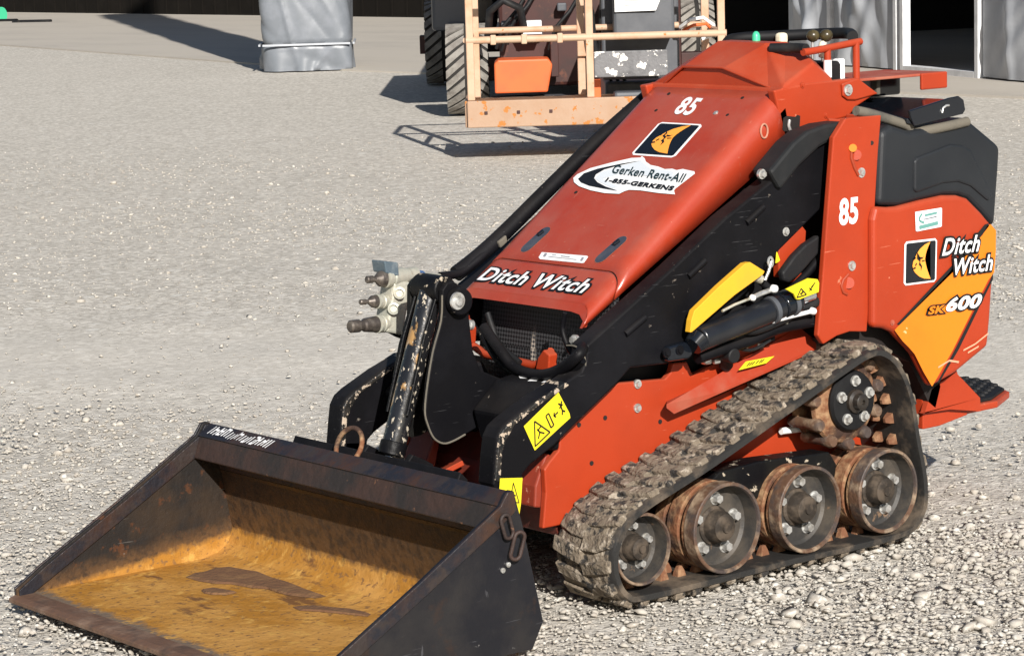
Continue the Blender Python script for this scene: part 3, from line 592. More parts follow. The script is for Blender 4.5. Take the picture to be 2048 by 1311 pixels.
# outer face of the belt (x,z), clockwise seen from +y
BELT=[(-.275,.095),(-.283,.145),(-.315,.190),(-.375,.222),(-.561,.283),(-.774,.362),(-.98,.438),(-1.055,.462),(-1.105,.462),(-1.160,.425),(-1.205,.345),(-1.228,.24),(-1.250,.15),(-1.252,.08),(-1.228,.038),(-1.175,.012),(-.99,.008),(-.80,.010),(-.60,.008),(-.36,.008),(-.315,.020),(-.288,.050)]
bp=resample_closed(catmull_closed(BELT,6),.0122)
nb=len(bp); NL=48
def belt_frame(i):
    t=bp[(i+1)%nb]-bp[i-1]; t/=np.linalg.norm(t); return t,np.array([-t[1],t[0]])
def belt_at(s):
    i=int(math.floor(s))%nb; f=s-math.floor(s); p=bp[i]*(1-f)+bp[(i+1)%nb]*f; t,nn=belt_frame(i); t2,n2=belt_frame((i+1)%nb); nn=nn*(1-f)+n2*f; return p,nn/np.linalg.norm(nn)
cen=np.mean(bp,axis=0); 
if np.dot(belt_frame(0)[1],bp[0]-cen)<0: SG=-1
else: SG=1
def make_track(y0,y1):
    th=.018; bm=bmesh.new(); rings=[]
    prof=[(y0,-.004,0),(y0+.012,.002,0),(y1-.012,.002,0),(y1,-.004,0),(y1,-.016,0),(y1-.010,-th,0),(y0+.010,-th,0),(y0,-.016,0)]
    for i in range(nb):
        t,nn=belt_frame(i); nn=nn*SG
        rings.append([bm.verts.new((bp[i][0]+nn[0]*h,y,bp[i][1]+nn[1]*h)) for y,h,_ in prof])
    K=len(prof)
    for i in range(nb):
        for k in range(K):
            f=bm.faces.new((rings[i][k],rings[i][(k+1)%K],rings[(i+1)%nb][(k+1)%K],rings[(i+1)%nb][k])); f.material_index=0 if k<3 and k!=2 or k==1 else 1
    belt=bm_obj('rubber_track',bm,ML,'mud',smooth=50); belt.data.materials.append(M['trackedge']); 
    # tread lugs, staggered blocks with a skewed leading edge
    bm=bmesh.new(); pitch=nb/NL; W=y1-y0; r=np.random.default_rng(4)
    for k in range(NL):
        for col,(ya,yb) in enumerate(((y0+.004,y0+W*.53),(y0+W*.47,y1-.004))):
            s0=k*pitch+(pitch*.5 if col else 0); ln=pitch*.52; h=.0125+r.uniform(-.003,.0015); sk=pitch*.34
            cs=[]
            for lev,(hh,ins) in enumerate(((-.002,0),(h,.0035))):
                for (yy,ss) in ((ya+ins,s0+(sk if col==0 else 0)),((ya+yb)/2,s0+(sk*.25 if col==0 else sk*.2)),(yb-ins,s0+(0 if col==0 else sk)),(yb-ins,s0+ln+(0 if col==0 else sk)),((ya+yb)/2,s0+ln+sk*.55),(ya+ins,s0+ln+(sk if col==0 else 0))):
                    s2=ss+(r.uniform(-.28,.28) if lev else 0); p,nn=belt_at(s2); nn=nn*SG; q=hh+(r.uniform(-.005,.0025) if lev else 0)
                    cs.append(bm.verts.new((p[0]+nn[0]*q,yy+(r.uniform(-.003,.003) if lev else 0),p[1]+nn[1]*q)))
            bm.faces.new(cs[:6]); bm.faces.new(cs[6:][::-1])
            for j in range(6): bm.faces.new((cs[j],cs[(j+1)%6],cs[6+(j+1)%6],cs[6+j]))
    o=bm_obj('tread_lugs',bm,belt,'mud',bevel=.003,seg=1); 
    # rusty guide lugs on the inside
    bm=bmesh.new(); ym=(y0+y1)/2
    for k in range(NL):
        for dy in (-.022,.022):
            s0=k*pitch; p,nn=belt_at(s0); nn=nn*SG; t,_=belt_frame(int(s0)%nb); ps=[]
            for hh,hw in ((-th+.003,.013),(-th-.010,.010),(-th-.022,.005)):
                for a,b in ((-1,-1),(1,-1),(1,1),(-1,1)):
                    ps.append(bm.verts.new((p[0]+nn[0]*hh+t[0]*hw*a,ym+dy+b*hw*.7,p[1]+nn[1]*hh+t[1]*hw*a)))
            bm.faces.new(ps[:4]); bm.faces.new(ps[8:][::-1])
            for l in (0,4):
                for j in range(4): bm.faces.new((ps[l+j],ps[l+(j+1)%4],ps[l+4+(j+1)%4],ps[l+4+j]))
    for f in bm.faces: f.material_index=2
    bmesh.ops.recalc_face_normals(bm,faces=bm.faces); bm.from_mesh(belt.data); bm.to_mesh(belt.data); bm.free(); belt.data.materials.append(M['ruststud'])
    return belt
YI,YO=.250,.436
tl=make_track(YI,YO); tr=make_track(-YO,-YI)
def bolts_ring(bm,c,r,n,br,h,ph=0):
    for k in range(n):
        a=ph+2*math.pi*k/n; p=Vector(c)+Vector((r*math.cos(a),0,r*math.sin(a))); add_cyl(bm,p,p+Vector((0,h,0)),br,br*.9,6)
def roller(x,z,R,yf,sgn=1):
    """three-flanged bogie wheel; yf outer face"""
    ax=(0,1,0); c=(x,0,z)
    F_=lambda l:[(yf-d,r) for d,r in l]
    # rear flanges
    prof=F_([(.134,.03),(.134,R*.93),(.131,R*.965),(.104,R*.965),(.101,R*.93),(.101,R*.62),(.092,R*.62),(.092,R*.94),(.089,R*.975),(.056,R*.975),(.053,R*.94),(.053,R*.6),(.044,R*.6),(.044,R*.93),(.040,R*.985),(.004,R)])
    w=lathe('track_roller',c,ax,prof+[(yf,R*.985),(yf,R*.94),(yf-.0455,R*.90),(yf-.0455,.01)],ML,'rust',seg=56)
    d=lathe('dish',c,ax,[(yf-.001,R*.992),(yf+.0015,R*.985),(yf+.0015,R*.93),(yf-.006,R*.915),(yf-.036,R*.87),(yf-.042,R*.80),(yf-.044,R*.46),(yf-.044,.008)],w,'wheelgrey',seg=56,caps=False)
    e=lathe('rim_edge',c,ax,[(yf-.030,R*1.0),(yf-.030,R*1.006),(yf+.001,R*1.008),(yf+.003,R*.99),(yf+.003,R*.935),(yf-.003,R*.915)],w,'wheelrim',seg=56,caps=False)
    h=lathe('hub',c,ax,[(yf-.046,R*.44),(yf-.040,R*.43),(yf-.036,R*.37),(yf-.018,R*.35),(yf-.012,R*.31),(yf-.006,R*.30),(yf-.003,R*.24),(yf-.003,R*.12),(yf+.001,R*.11),(yf+.001,.004)],w,'hubmatte',seg=32)
    for k in range(5):
        a=.4+2*math.pi*k/5; p=Vector((x+R*.60*math.cos(a),yf-.044,z+R*.60*math.sin(a))); bm=bmesh.new(); add_cyl(bm,p,p+Vector((0,.018,0)),R*.12,R*.10,6); add_cyl(bm,p-Vector((0,.001,0)),p+Vector((0,.003,0)),R*.15,None,16); bm_obj('wheel_bolt',bm,w,'bolt',smooth=30)
    return w
ws=[roller(-.372,.120,.078,.424),roller(-.611,.128,.100,.432),roller(-.865,.128,.098,.432),roller(-1.119,.130,.097,.432)]
def mirrored_tree(o,parent):
    c=mirror_obj(o,parent)
    for ch in list(o.children): mirrored_tree(ch,c)
    return c
for w_ in ws: mirrored_tree(w_,ML)
# drive sprocket
sx,sz=-1.050,.345
bm=bmesh.new(); add_lathe(bm,(sx,0,sz),(0,1,0),[(.285,.03),(.285,.095),(.292,.100),(.300,.095),(.300,.05),(.350,.05),(.350,.096),(.357,.102),(.366,.098),(.372,.085),(.378,.07),(.378,.01)],48)
sp=bm_obj('drive_sprocket',bm,ML,'rust',smooth=35)
for k in range(11):
    a=2*math.pi*k/11+.1; p=Vector((sx+.103*math.cos(a),0,sz+.103*math.sin(a)))
    bm=bmesh.new(); add_lathe(bm,p,(0,1,0),[(.282,.006),(.282,.011),(.290,.014),(.300,.013),(.34,.012),(.352,.014),(.372,.016),(.380,.012),(.380,.003)],10); bm_obj('drive_pin',bm,sp,'wheelrim',smooth=40)
lathe('sprocket_hub_plate',(sx,0,sz),(0,1,0),[(.372,.02),(.372,.066),(.386,.070),(.394,.066),(.396,.058),(.396,.01)],sp,'blacksat',seg=40)
lathe('axle_nut',(sx,0,sz),(0,1,0),[(.394,.028),(.404,.027),(.408,.020),(.422,.019),(.424,.016),(.424,.006),(.418,.005)],sp,'hubbrown',seg=12)
boltrow('hub_bolt',[(sx+.047*math.cos(a),.395,sz+.047*math.sin(a)) for a in [math.pi/2+2*math.pi*k/5 for k in range(5)]],.0095,.014,sp)
mirrored_tree(sp,ML)
# track frame beam, tension cylinder
tf=prism('track_frame',[(-0.659,0.235),(-0.781,0.241),(-1.004,0.229),(-1.028,0.196),(-1.019,0.156),(-0.657,0.156),(-0.580,0.112),(-0.522,0.155)],1,.30,.36,ML,'blackworn',bevel=.004); mirror_obj(tf,ML)
cyl('grease_fitting',[(-0.939,0.270,0.275)][0],[(-1.016,0.270,0.271)][0],.008,ML,'white')
cyl('grease_fitting',[(-0.984,0.270,0.303)][0],[(-1.040,0.270,0.314)][0],.009,ML,'cream')
# ---------- chassis
SK=[(-0.251,0.237),(-0.249,0.288),(-0.262,0.301),(-0.291,0.324),(-0.295,0.355),(-0.461,0.447),(-0.602,0.438),(-0.618,0.450),(-0.626,0.470),(-0.668,0.468),(-0.685,0.437),(-0.754,0.454),(-0.834,0.478),(-0.927,0.501),(-1.016,0.509),(-1.087,0.458)]+[(-1.30,.47),(-1.30,.16),(-.24,.16)]
sk=prism('chassis_side',SK,1,.236,.252,ML,'orange'); mirror_obj(sk,ML)
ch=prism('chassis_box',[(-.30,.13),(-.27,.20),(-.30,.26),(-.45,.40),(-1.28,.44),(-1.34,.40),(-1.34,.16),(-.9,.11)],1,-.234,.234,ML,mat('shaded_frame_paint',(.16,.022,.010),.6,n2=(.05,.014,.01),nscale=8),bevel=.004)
for sg in (1,-1):
    nose=[(-.232,.205),(-.236,.25),(-.268,.318),(-.283,.312),(-.262,.24),(-.256,.20)]
    prism('chassis_nose',nose,1,min(sg*.150,sg*.235),max(sg*.150,sg*.235),ML,mat('chipped_nose_paint',(.26,.035,.016),.5,n2=(.20,.03,.014),nscale=7,chips=(.5,.2,.13),chip_scale=30,chip_lo=.62,chip_hi=.66),bevel=.004)
for pts,nm in (([(-0.518,0.252,0.438),(-0.516,0.252,0.385)],'chassis_bolt'),([(-0.894,0.252,0.479)],'chassis_bolt')): boltrow(nm,pts,.0075,.009,ML)
bm=bmesh.new()
for p in [(-0.348,0.253,0.371),(-0.423,0.253,0.376),(-0.583,0.253,0.345),(-0.381,0.253,0.282)]: add_cyl(bm,Vector(p)-Vector((0,.004,0)),Vector(p)+Vector((0,.0006,0)),.0052,None,14)
bm_obj('bolt_holes',bm,sk,'hollow_and_shade')
bm=bmesh.new(); add_box(bm,[(-0.255,-0.093,0.242)][0],(.05,.055,.012),Euler((.25,.25,0)).to_matrix()); bm_obj('lower_step_tab',bm,ML,'orange',bevel=.002)
# sloping ledge above the track
a=[(-0.605,0.252,0.388),(-0.736,0.252,0.415),(-1.016,0.252,0.504)]; b=[(-0.562,0.298,0.392),(-0.584,0.298,0.376),(-0.723,0.298,0.399),(-1.037,0.298,0.463)]
bm=bmesh.new(); P_=[Vector(q) for q in a]+[Vector(q) for q in b[::-1]]
t_=[bm.verts.new(q) for q in P_]; l_=[bm.verts.new(q+Vector((0,0,-.008))) for q in P_]
bm.faces.new(t_); bm.faces.new(l_[::-1]); n_=len(P_)
for i in range(n_): bm.faces.new((t_[i],t_[(i+1)%n_],l_[(i+1)%n_],l_[i]))
led=bm_obj('fender_ledge',bm,ML,mat('worn_ledge_paint',(.33,.036,.012),.5,n2=(.33,.08,.045),nscale=9,lo=.5,hi=.7)); mirror_obj(led,ML)
q_=[(-0.780,0.296,0.434),(-0.803,0.296,0.451),(-0.893,0.296,0.452),(-0.867,0.296,0.439)]; dl=[Vector(p)+Vector((.0,.003,.006)) for p in q_]
ys=poly('yellow_notice',dl,ML,'yellow'); f_=quad(dl[0],dl[3],dl[1])
polys('notice_marks',[[f_(u,.30,.0015),f_(u+.05,.30,.0015),f_(u+.05,.72,.0015),f_(u,.72,.0015)] for u in (.18,.27,.36,.5,.62,.70)],ys,'ink')
# engine-bay side covers behind the arms (dark)
cov=prism('engine_side_cover',[(-0.430,0.518),(-0.519,0.574),(-0.685,0.690),(-0.952,0.857),(-1.082,0.939),(-1.281,0.954),(-1.275,0.486),(-1.139,0.431),(-0.724,0.413),(-0.513,0.407)],1,.19,.205,ML,'blacksat'); mirror_obj(cov,ML)
# ---------- hood
n3=Vector((.5911,0,.8067)); HT=(-.416,.6212); HR=(-.998,1.0477)
def hood_part(name,s0,s1,mt,lip):
    """s along the slope 0..1; shell with rounded shoulders"""
    W=.229; r=.042; NS=16; bm=bmesh.new(); rows=[]
    for k in range(NS+1):
        s=s0+(s1-s0)*k/NS
        T=Vector((HT[0]+(HR[0]-HT[0])*s,0,HT[1]+(HR[1]-HT[1])*s))
        bs=min(1,s/.86)
        B=Vector((-.384+(-.925+.384)*bs,0,.574+(.872-.574)*bs)); 
        if s>.86: B=Vector((-.925-(s-.86)/.14*.10,0,.872+(s-.86)/.14*.06))
        d=(B-T).normalized(); row=[]
        for sg in (1,-1):
            side=[(W*sg,B),(W*sg,T+d*r)]+[((W-r+r*math.cos(a))*sg,T+d*(r-r*math.sin(a))) for a in [math.radians(q) for q in (15,30,45,60,75,90)]]
            if sg==-1: side=side[::-1]
            else: side=side
            row+= [(y,p) for y,p in side]
            if sg==1: row.append((.09,T)); row.append((-.09,T))
        rows.append(row)
    V=[[bm.verts.new((p.x,y,p.z)) for y,p in row] for row in rows]
    for a_,b_ in zip(V[:-1],V[1:]):
        for i in range(len(a_)-1): bm.faces.new((a_[i],a_[i+1],b_[i+1],b_[i]))
    o=bm_obj(name,bm,ML,mt,smooth=45)
    so_=o.modifiers.new('thick','SOLIDIFY'); so_.thickness=.006; so_.offset=-1
    return o
seam=.147
hn=hood_part('hood_nose',0,seam-.004,'hoodpaint',True); hm=hood_part('hood',seam+.002,1.0,'hoodpaint',False)
hs=hood_part('hood_joint',seam-.02,seam+.03,'hollow_and_shade',False); 
for v in hs.data.vertices: v.co-=n3*.004; v.co.y*=.985
# folded lip at the nose opening
bm=bmesh.new(); out=[(.229,.574),(.229,.590),(.222,.608),(.205,.619),(.187,.6215),(-.187,.6215),(-.205,.619),(-.222,.608),(-.229,.590),(-.229,.574)]
inn=[(.221,.574),(.221,.588),(.2,.600),(.17,.6035),(.13,.604),(-.13,.604),(-.17,.6035),(-.2,.600),(-.221,.588),(-.221,.574)]
def lipx(z): return -.384-(z-.574)*.68+.001
va=[bm.verts.new((lipx(z),y,z)) for y,z in out]; vb=[bm.verts.new((lipx(z)-.001,y,z)) for y,z in inn]; vc=[bm.verts.new((lipx(z)-.02,y,z)) for y,z in inn]
for i in range(9): bm.faces.new((va[i],va[i+1],vb[i+1],vb[i])); bm.faces.new((vb[i],vb[i+1],vc[i+1],vc[i]))
bm_obj('nose_lip',bm,hn,'hoodpaint')
# radiator opening
gr=prism('radiator_screen',[(-.225,.46),(.225,.46),(.225,.628),(-.225,.628)],0,-.47,-.455,ML,'screen',bevel=0)
for v in gr.data.vertices: v.co.x-=(v.co.z-.46)*.15
sc=prism('lower_screen',[(-.225,.36),(.225,.36),(.225,.462),(-.225,.462)],0,-.44,-.43,ML,'screen',bevel=0)
def zigzag(p0,p1,n,w):
    p0=Vector(p0);p1=Vector(p1);out=[]
    for k in range(n+1): out.append(p0+(p1-p0)*(k/n)+Vector((0,w*(1 if k%2 else -1),0)))
    return out
rb=tube('grille_lower_bar',[(-.40,-.200,.560),(-.40,-.195,.500),(-.40,-.13,.478),(-.395,.05,.473),(-.40,.075,.482),(-.40,.105,.510)],.010,ML,'orange',seg=8)
prism('bar_tab',[(-.17+.24,.468),(.115,.468),(.12,.505),(.10,.515),(.08,.495)],0,-.405,-.380,rb,'orange')
prism('bar_tab',[(-.205,.505),(-.17,.50),(-.165,.535),(-.185,.555),(-.20,.555)],0,-.405,-.385,rb,'orange')
tube('front_hose',[(-0.330,-0.044,0.556)]+[(-0.310,0.041,0.511),(-0.310,0.086,0.482)]+[(-0.300,0.175,0.477),(-0.300,0.252,0.498),(-0.300,0.316,0.538)]+[(-0.360,0.262,0.544)],.0125,ML,'black',seg=12,smooth_n=6)
tube('front_hose',[(-0.320,-0.037,0.543)]+[(-0.320,0.005,0.498),(-0.320,0.073,0.465)]+[(-0.320,0.176,0.461),(-0.320,0.261,0.489),(-0.320,0.303,0.521)],.009,ML,'blackworn',seg=10,smooth_n=6)
tube('front_hose',[(-0.370,-0.080,0.581),(-0.370,-0.064,0.549),(-0.370,-0.039,0.512),(-0.370,0.030,0.480)],.007,ML,'rubber',seg=8,smooth_n=5)
tube('front_hose',[(-0.380,0.178,0.604),(-0.380,0.168,0.565),(-0.380,0.191,0.523),(-0.380,0.224,0.505)],.006,ML,'black',seg=8,smooth_n=5)
boltrow('hood_bolt',[[(-0.360,-0.129,0.550)][0],[(-0.360,0.234,0.552)][0]],.009,.012,ML,axis=(1,0,.2))
tube('brake_wire',[(-0.330,0.240,0.545),(-0.330,0.268,0.546),(-0.330,0.292,0.535),(-0.330,0.301,0.514),(-0.330,0.295,0.492)],.002,ML,'khaki',seg=6,smooth_n=5)
# latch recesses, warning strip, writing and stickers on the hood
def capsule_pts(a,b,r,n=8):
    a=Vector(a);b=Vector(b);d=(b-a).normalized(); s=n3.cross(d).normalized(); out=[]
    for c0,ph in ((b,0),(a,math.pi)):
        for k in range(n+1):
            t=ph-math.pi/2+math.pi*k/n; out.append(c0+d*(r*math.cos(t))+s*(r*math.sin(t)))
    return out
slate=mat('latch_slate',(.045,.052,.072),.45,n2=(.07,.075,.09),nscale=20)
for a_,b_ in (([(-0.578,-0.125,0.741)][0],[(-0.534,-0.134,0.709)][0]),([(-0.575,0.142,0.739)][0],[(-0.529,0.131,0.706)][0])):
    o_=poly('hood_latch',capsule_pts(a_,b_,.0165),hm,slate); e=Vector(a_)+n3*.003
    poly('latch_rim',capsule_pts(a_,b_,.0180),o_,'dusty_orange').location=-n3*.0006
    a2=Vector(a_);d_=(Vector(b_)-a2); bm=bmesh.new(); add_tube(bm,[a2+d_*.02+n3*.003,a2+d_*.30+n3*.005],.0045,8); bm_obj('latch_lever',bm,o_,'gloss',smooth=50)
bm=bmesh.new()
for p in [(-0.974,-0.126,1.031),(-0.972,0.126,1.029),(-0.926,-0.119,0.995),(-0.924,0.126,0.993),(-0.688,-0.138,0.821)]: add_cyl(bm,Vector(p)-n3*.003,Vector(p)+n3*.0008,.0045,None,12)
bm_obj('bolt_holes',bm,hm,'hollow_and_shade')
boltrow('hood_screw',[(-0.928,0.083,0.996)],.005,.003,hm,axis=n3)
st=poly('label_strip',[(-0.512,-0.067,0.693),(-0.526,-0.072,0.703),(-0.530,0.081,0.706),(-0.527,0.088,0.704),(-0.512,0.091,0.693),(-0.510,0.086,0.692),(-0.508,-0.057,0.690)],hm,'white'); f_=quad([(-0.510,-0.065,0.692)][0],[(-0.511,0.091,0.692)][0],[(-0.528,-0.072,0.705)][0])
polys('strip_print',[[f_(a,b,.001),f_(c_,b,.001),f_(c_,d,.001),f_(a,d,.001)] for a,b,c_,d in ((.08,.25,.14,.75),(.90,.25,.95,.75),(.2,.30,.82,.37),(.45,.55,.65,.65),(.25,.62,.35,.68))],st,mat('grey_print',(.25,.25,.28),.5))
hw=text('hood_lettering','Ditch Witch',[(-0.437,-0.200,0.637)][0],[(-0.438,0.170,0.638)][0],[(-0.473,-0.196,0.663)][0],hn,'white',bold=.020,outline=.085,shear=.12,lift=.0012,normal=n3)
text('unit_number','85',[(-0.917,-0.051,0.989)][0],[(-0.914,0.016,0.987)][0],[(-0.968,-0.063,1.026)][0],hm,'white',bold=.03,shear=.15,normal=n3,lift=.0015)
CRES=[(.77,.94),(.60,.89),(.45,.80),(.36,.70),(.30,.60),(.25,.52),(.235,.43),(.27,.33),(.33,.26),(.45,.17),(.60,.11),(.80,.085),(.74,.20),(.68,.33),(.645,.43),(.625,.50),(.615,.56),(.63,.65),(.66,.74),(.70,.82)]
CRK=[[(.36,.73),(.42,.66),(.40,.60),(.47,.55),(.46,.48),(.52,.40),(.49,.30),(.475,.40),(.42,.44),(.44,.52),(.36,.58),(.38,.66)],[(.44,.62),(.53,.60),(.57,.63),(.53,.57),(.45,.57)],[(.50,.53),(.60,.535),(.61,.52),(.52,.50)],[(.25,.55),(.33,.60),(.31,.63)],[(.24,.38),(.31,.41),(.33,.37),(.27,.35)],[(.34,.50),(.30,.44),(.33,.42),(.36,.47)]]
def moon(f,parent,lift=.0012):
    k=poly('logo_sticker',[f(*p,lift) for p in ((.06,0),(.94,0),(1,.06),(1,.94),(.94,1),(.06,1),(0,.94),(0,.06))],parent,'white')
    i=poly('logo_field',[f(*p,lift*1.8) for p in ((.08,.045),(.92,.045),(.95,.07),(.95,.93),(.92,.955),(.08,.955),(.05,.93),(.05,.07))],k,'gloss')
    poly('logo_crescent',[f(*p,lift*2.6) for p in CRES],k,'gold'); polys('logo_cracks',[[f(*p,lift*3.4) for p in c_] for c_ in CRK],k,'ink')
moon(quad([(-0.799,-0.069,0.902)][0],[(-0.800,0.079,0.902)][0],[(-0.894,-0.071,0.971)][0]),hm)
# torn rental sticker
def zpx(pts,x0,y0,s): return [(x0+a/s,y0+b/s) for a,b in pts]
rs=poly('rental_sticker',[(-0.722,-0.186,0.849),(-0.734,-0.185,0.857),(-0.753,-0.160,0.871),(-0.772,-0.108,0.885),(-0.788,-0.054,0.897),(-0.791,-0.026,0.899),(-0.796,-0.027,0.902),(-0.790,-0.011,0.898),(-0.781,0.003,0.892),(-0.773,0.028,0.886),(-0.771,0.056,0.884),(-0.766,0.083,0.880),(-0.768,0.107,0.882),(-0.764,0.125,0.880),(-0.769,0.140,0.883),(-0.765,0.183,0.880),(-0.760,0.190,0.876),(-0.718,0.171,0.845),(-0.712,0.172,0.841),(-0.703,0.185,0.834),(-0.702,0.133,0.834),(-0.705,0.066,0.836),(-0.704,0.029,0.835),(-0.699,0.020,0.832),(-0.691,0.010,0.826),(-0.690,-0.040,0.825),(-0.694,-0.092,0.828),(-0.702,-0.143,0.834),(-0.711,-0.171,0.841)],hm,'white')
poly('sticker_swoosh',[(-0.720,-0.167,0.848),(-0.736,-0.164,0.860),(-0.751,-0.133,0.871),(-0.769,-0.073,0.884),(-0.782,-0.013,0.894),(-0.765,-0.069,0.882),(-0.751,-0.108,0.871),(-0.736,-0.121,0.860),(-0.725,-0.115,0.852),(-0.715,-0.092,0.845),(-0.706,-0.054,0.838),(-0.697,-0.001,0.832),(-0.700,-0.056,0.834),(-0.704,-0.109,0.837),(-0.711,-0.146,0.842)],rs,'ink')
poly('sticker_tint',[(-0.726,-0.113,0.852),(-0.742,-0.113,0.864),(-0.764,-0.067,0.880),(-0.782,-0.015,0.893),(-0.771,0.014,0.885),(-0.764,0.036,0.880),(-0.762,0.106,0.878),(-0.756,0.131,0.874),(-0.735,0.150,0.859),(-0.743,0.058,0.865),(-0.742,-0.044,0.864),(-0.727,-0.087,0.853),(-0.708,-0.014,0.839),(-0.704,-0.027,0.836),(-0.716,-0.084,0.845)],rs,'paleprint')
text('sticker_lettering','Gerken Rent-All',[(-0.742,-0.074,0.864)][0],[(-0.732,0.181,0.857)][0],[(-0.765,-0.085,0.881)][0],rs,mat('sticker_dark_green',(.012,.03,.035),.5),bold=.02,shear=.1,normal=n3,lift=.0014)
text('sticker_lettering','1-855-GERKENS',[(-0.718,-0.070,0.846)][0],[(-0.709,0.172,0.840)][0],[(-0.730,-0.075,0.855)][0],rs,'ink',bold=.045,shear=.15,normal=n3,lift=.0014)
# ---------- upper body: side panels and console cover
up=[(-0.972,1.049),(-1.081,1.059),(-1.239,1.061),(-1.307,1.021),(-1.238,0.994),(-1.214,0.974),(-1.140,0.965),(-1.079,0.959),(-1.034,0.938),(-1.009,0.921)]
ub=prism('upper_body_side',up,1,.205,.229,ML,'orange',bevel=.004); ubm=mirror_obj(ub,ML)
prism('upper_body_core',[(-1.0,1.03),(-1.06,1.03),(-1.19,1.03),(-1.19,.90),(-1.0,.90)],1,-.204,.204,ML,'blacksat')
sl_=poly('side_slot',[(-1.000,0.230,0.985),(-1.010,0.230,0.989),(-1.037,0.230,0.985),(-1.045,0.230,0.989),(-1.054,0.230,0.986),(-1.050,0.230,0.945),(-1.039,0.230,0.937),(-1.030,0.230,0.951),(-1.001,0.230,0.955),(-0.996,0.230,0.960)],ub,'hollow_and_shade')
tube('slot_link',[(-1.015,0.234,0.980),(-1.012,0.234,0.968),(-1.016,0.234,0.957)],.004,ub,'bolt',seg=8)
hk=prism('hinge_plate',[(-1.186,1.051),(-1.239,1.061),(-1.307,1.021),(-1.231,1.011),(-1.205,1.013),(-1.188,1.023)],1,.229,.236,ML,'orange'); boltrow('hinge_bolt',[(-1.203,0.236,1.036)],.010,.009,hk)
boltrow('rivet',[(-1.063,0.229,1.055),(-1.138,0.229,0.981)],.005,.004,ub,'orange')
tube('body_flange',[(-1.140,0.232,0.969),(-1.173,0.232,0.965),(-1.211,0.232,0.968)],.006,ub,'orange',seg=8)
# hood badge ring mark
tube('worn_ring',[Vector([(-0.937,0.231,0.960)][0])+Vector((.012*math.cos(a)*.9,0.0005,.016*math.sin(a))) for a in [2*math.pi*k/16 for k in range(16)]],.0022,hm,mat('pale_scrape',(.45,.22,.15),.6),seg=6,closed=True)
# console cover: faceted cap
A0=[(-1.002,-.170,1.052),(-1.002,.180,1.052)]
B0=(-.998,-.100,1.094); C0=(-.998,.036,1.094); Ef=(-1.085,-.070,1.150); Ff=(-1.085,.092,1.148)
Eb=(-1.14,-.085,1.150); Fb=(-1.14,.10,1.148); Lb=(-1.20,-.226,1.058); Rb=(-1.165,.226,1.062); Rm=(-1.115,.215,1.105); Lm=(-1.14,-.215,1.10)
La=(-1.004,-.215,1.052); Ra=(-1.004,.226,1.056); Bk=[(-1.20,-.12,1.12),(-1.18,.12,1.13)]
bm=bmesh.new(); vv={k:bm.verts.new(p) for k,p in dict(La=La,Ra=Ra,A=A0[0],D=A0[1],B=B0,C=C0,E=Ef,F=Ff,Eb=Eb,Fb=Fb,Lb=Lb,Rb=Rb,Rm=Rm,Lm=Lm,K=Bk[0],J=Bk[1]).items()}
for f in (('B','C','F','E'),('E','F','Fb','Eb'),('A','B','E','La'),('La','E','Eb','Lm'),('C','D','F'),('D','Ra','F'),('Ra','Rm','Fb','F'),('Ra','Rb','Rm'),('Rm','Rb','J','Fb'),('La','Lm','Lb'),('Lm','Eb','K','Lb'),('Eb','Fb','J','K'),('K','J','Rb','Lb')): bm.faces.new([vv[k] for k in f])
cc=bm_obj('console_cover',bm,ML,'orange',bevel=.006,seg=3)
prism('console_front_panel',[(-.168,1.050),(.184,1.050),(.034,1.092),(-.098,1.092)],0,-1.02,-1.003,cc,'orange',bevel=.0)
tube('console_fold',[(-1.002,-.172,1.052),(-.998,-.100,1.094),(-.998,.036,1.094),(-1.002,.186,1.052)],.0035,cc,'orange',seg=8)
prism('console_base',[(-.992,1.040),(-.996,1.050),(-1.0,1.054),(-1.20,1.056),(-1.20,1.030),(-1.0,1.03)],1,-.218,.2285,ML,'orange',bevel=.003)
# ---------- controls
tube('grab_rail',[(-1.17,-.13,1.10),(-1.165,-.125,1.14),(-1.175,-.09,1.152),(-1.24,-.02,1.155),(-1.30,.06,1.158),(-1.305,.14,1.160),(-1.27,.19,1.155)],.0135,ML,'blacksat',seg=12,smooth_n=5)
tube('grab_rail',[(-1.075,.115,1.137),(-1.10,.17,1.137),(-1.10,.205,1.136)],.0115,ML,'rubber',seg=12,smooth_n=4)
hb=tube('hand_bar',[(-1.090,.205,1.128),(-1.13,.205,1.130),(-1.285,.2,1.143)],.0085,ML,'orange',seg=12)
cyl('bar_post',(-1.172,.203,1.050),(-1.172,.203,1.130),.0082,hb,'orange'); cyl('bar_post',(-1.268,.202,1.045),(-1.268,.202,1.142),.0085,hb,'orange')
cyl('post_sleeve',(-1.172,.203,1.066),(-1.172,.203,1.106),.0096,hb,'white')
def lever(base,top,r,kind,m):
    rod=cyl('control_lever',base,top,.0035,ML,'bolt'); t=Vector(top)
    if kind=='cap': lathe('lever_knob',t,(0,0,1),[(-.006,.006),(-.004,.0098),(.022,.0098),(.029,.0075),(.033,.003)],rod,m,seg=20,smooth=60)
    elif kind=='block': 
        bm=bmesh.new(); add_box(bm,t+Vector((0,0,.008)),(.026,.026,.028)); bm_obj('lever_knob',bm,rod,m,bevel=.009,seg=3)
    else: lathe('lever_knob',t,(0,.1,1),[(-.006,.004),(-.002,.011),(.006,.0155),(.013,.0155),(.020,.011),(.023,.004)],rod,m,seg=24,smooth=80)
lever((-1.14,0,1.10),(-1.141,0,1.138),.01,'cap','green'); lever((-1.225,0,1.09),(-1.225,0,1.142),.01,'block','cream')
lever((-1.205,.12,1.06),(-1.208,.12,1.150),.01,'ball','knob'); lever((-1.225,.14,1.06),(-1.232,.14,1.150),.01,'ball','knob')
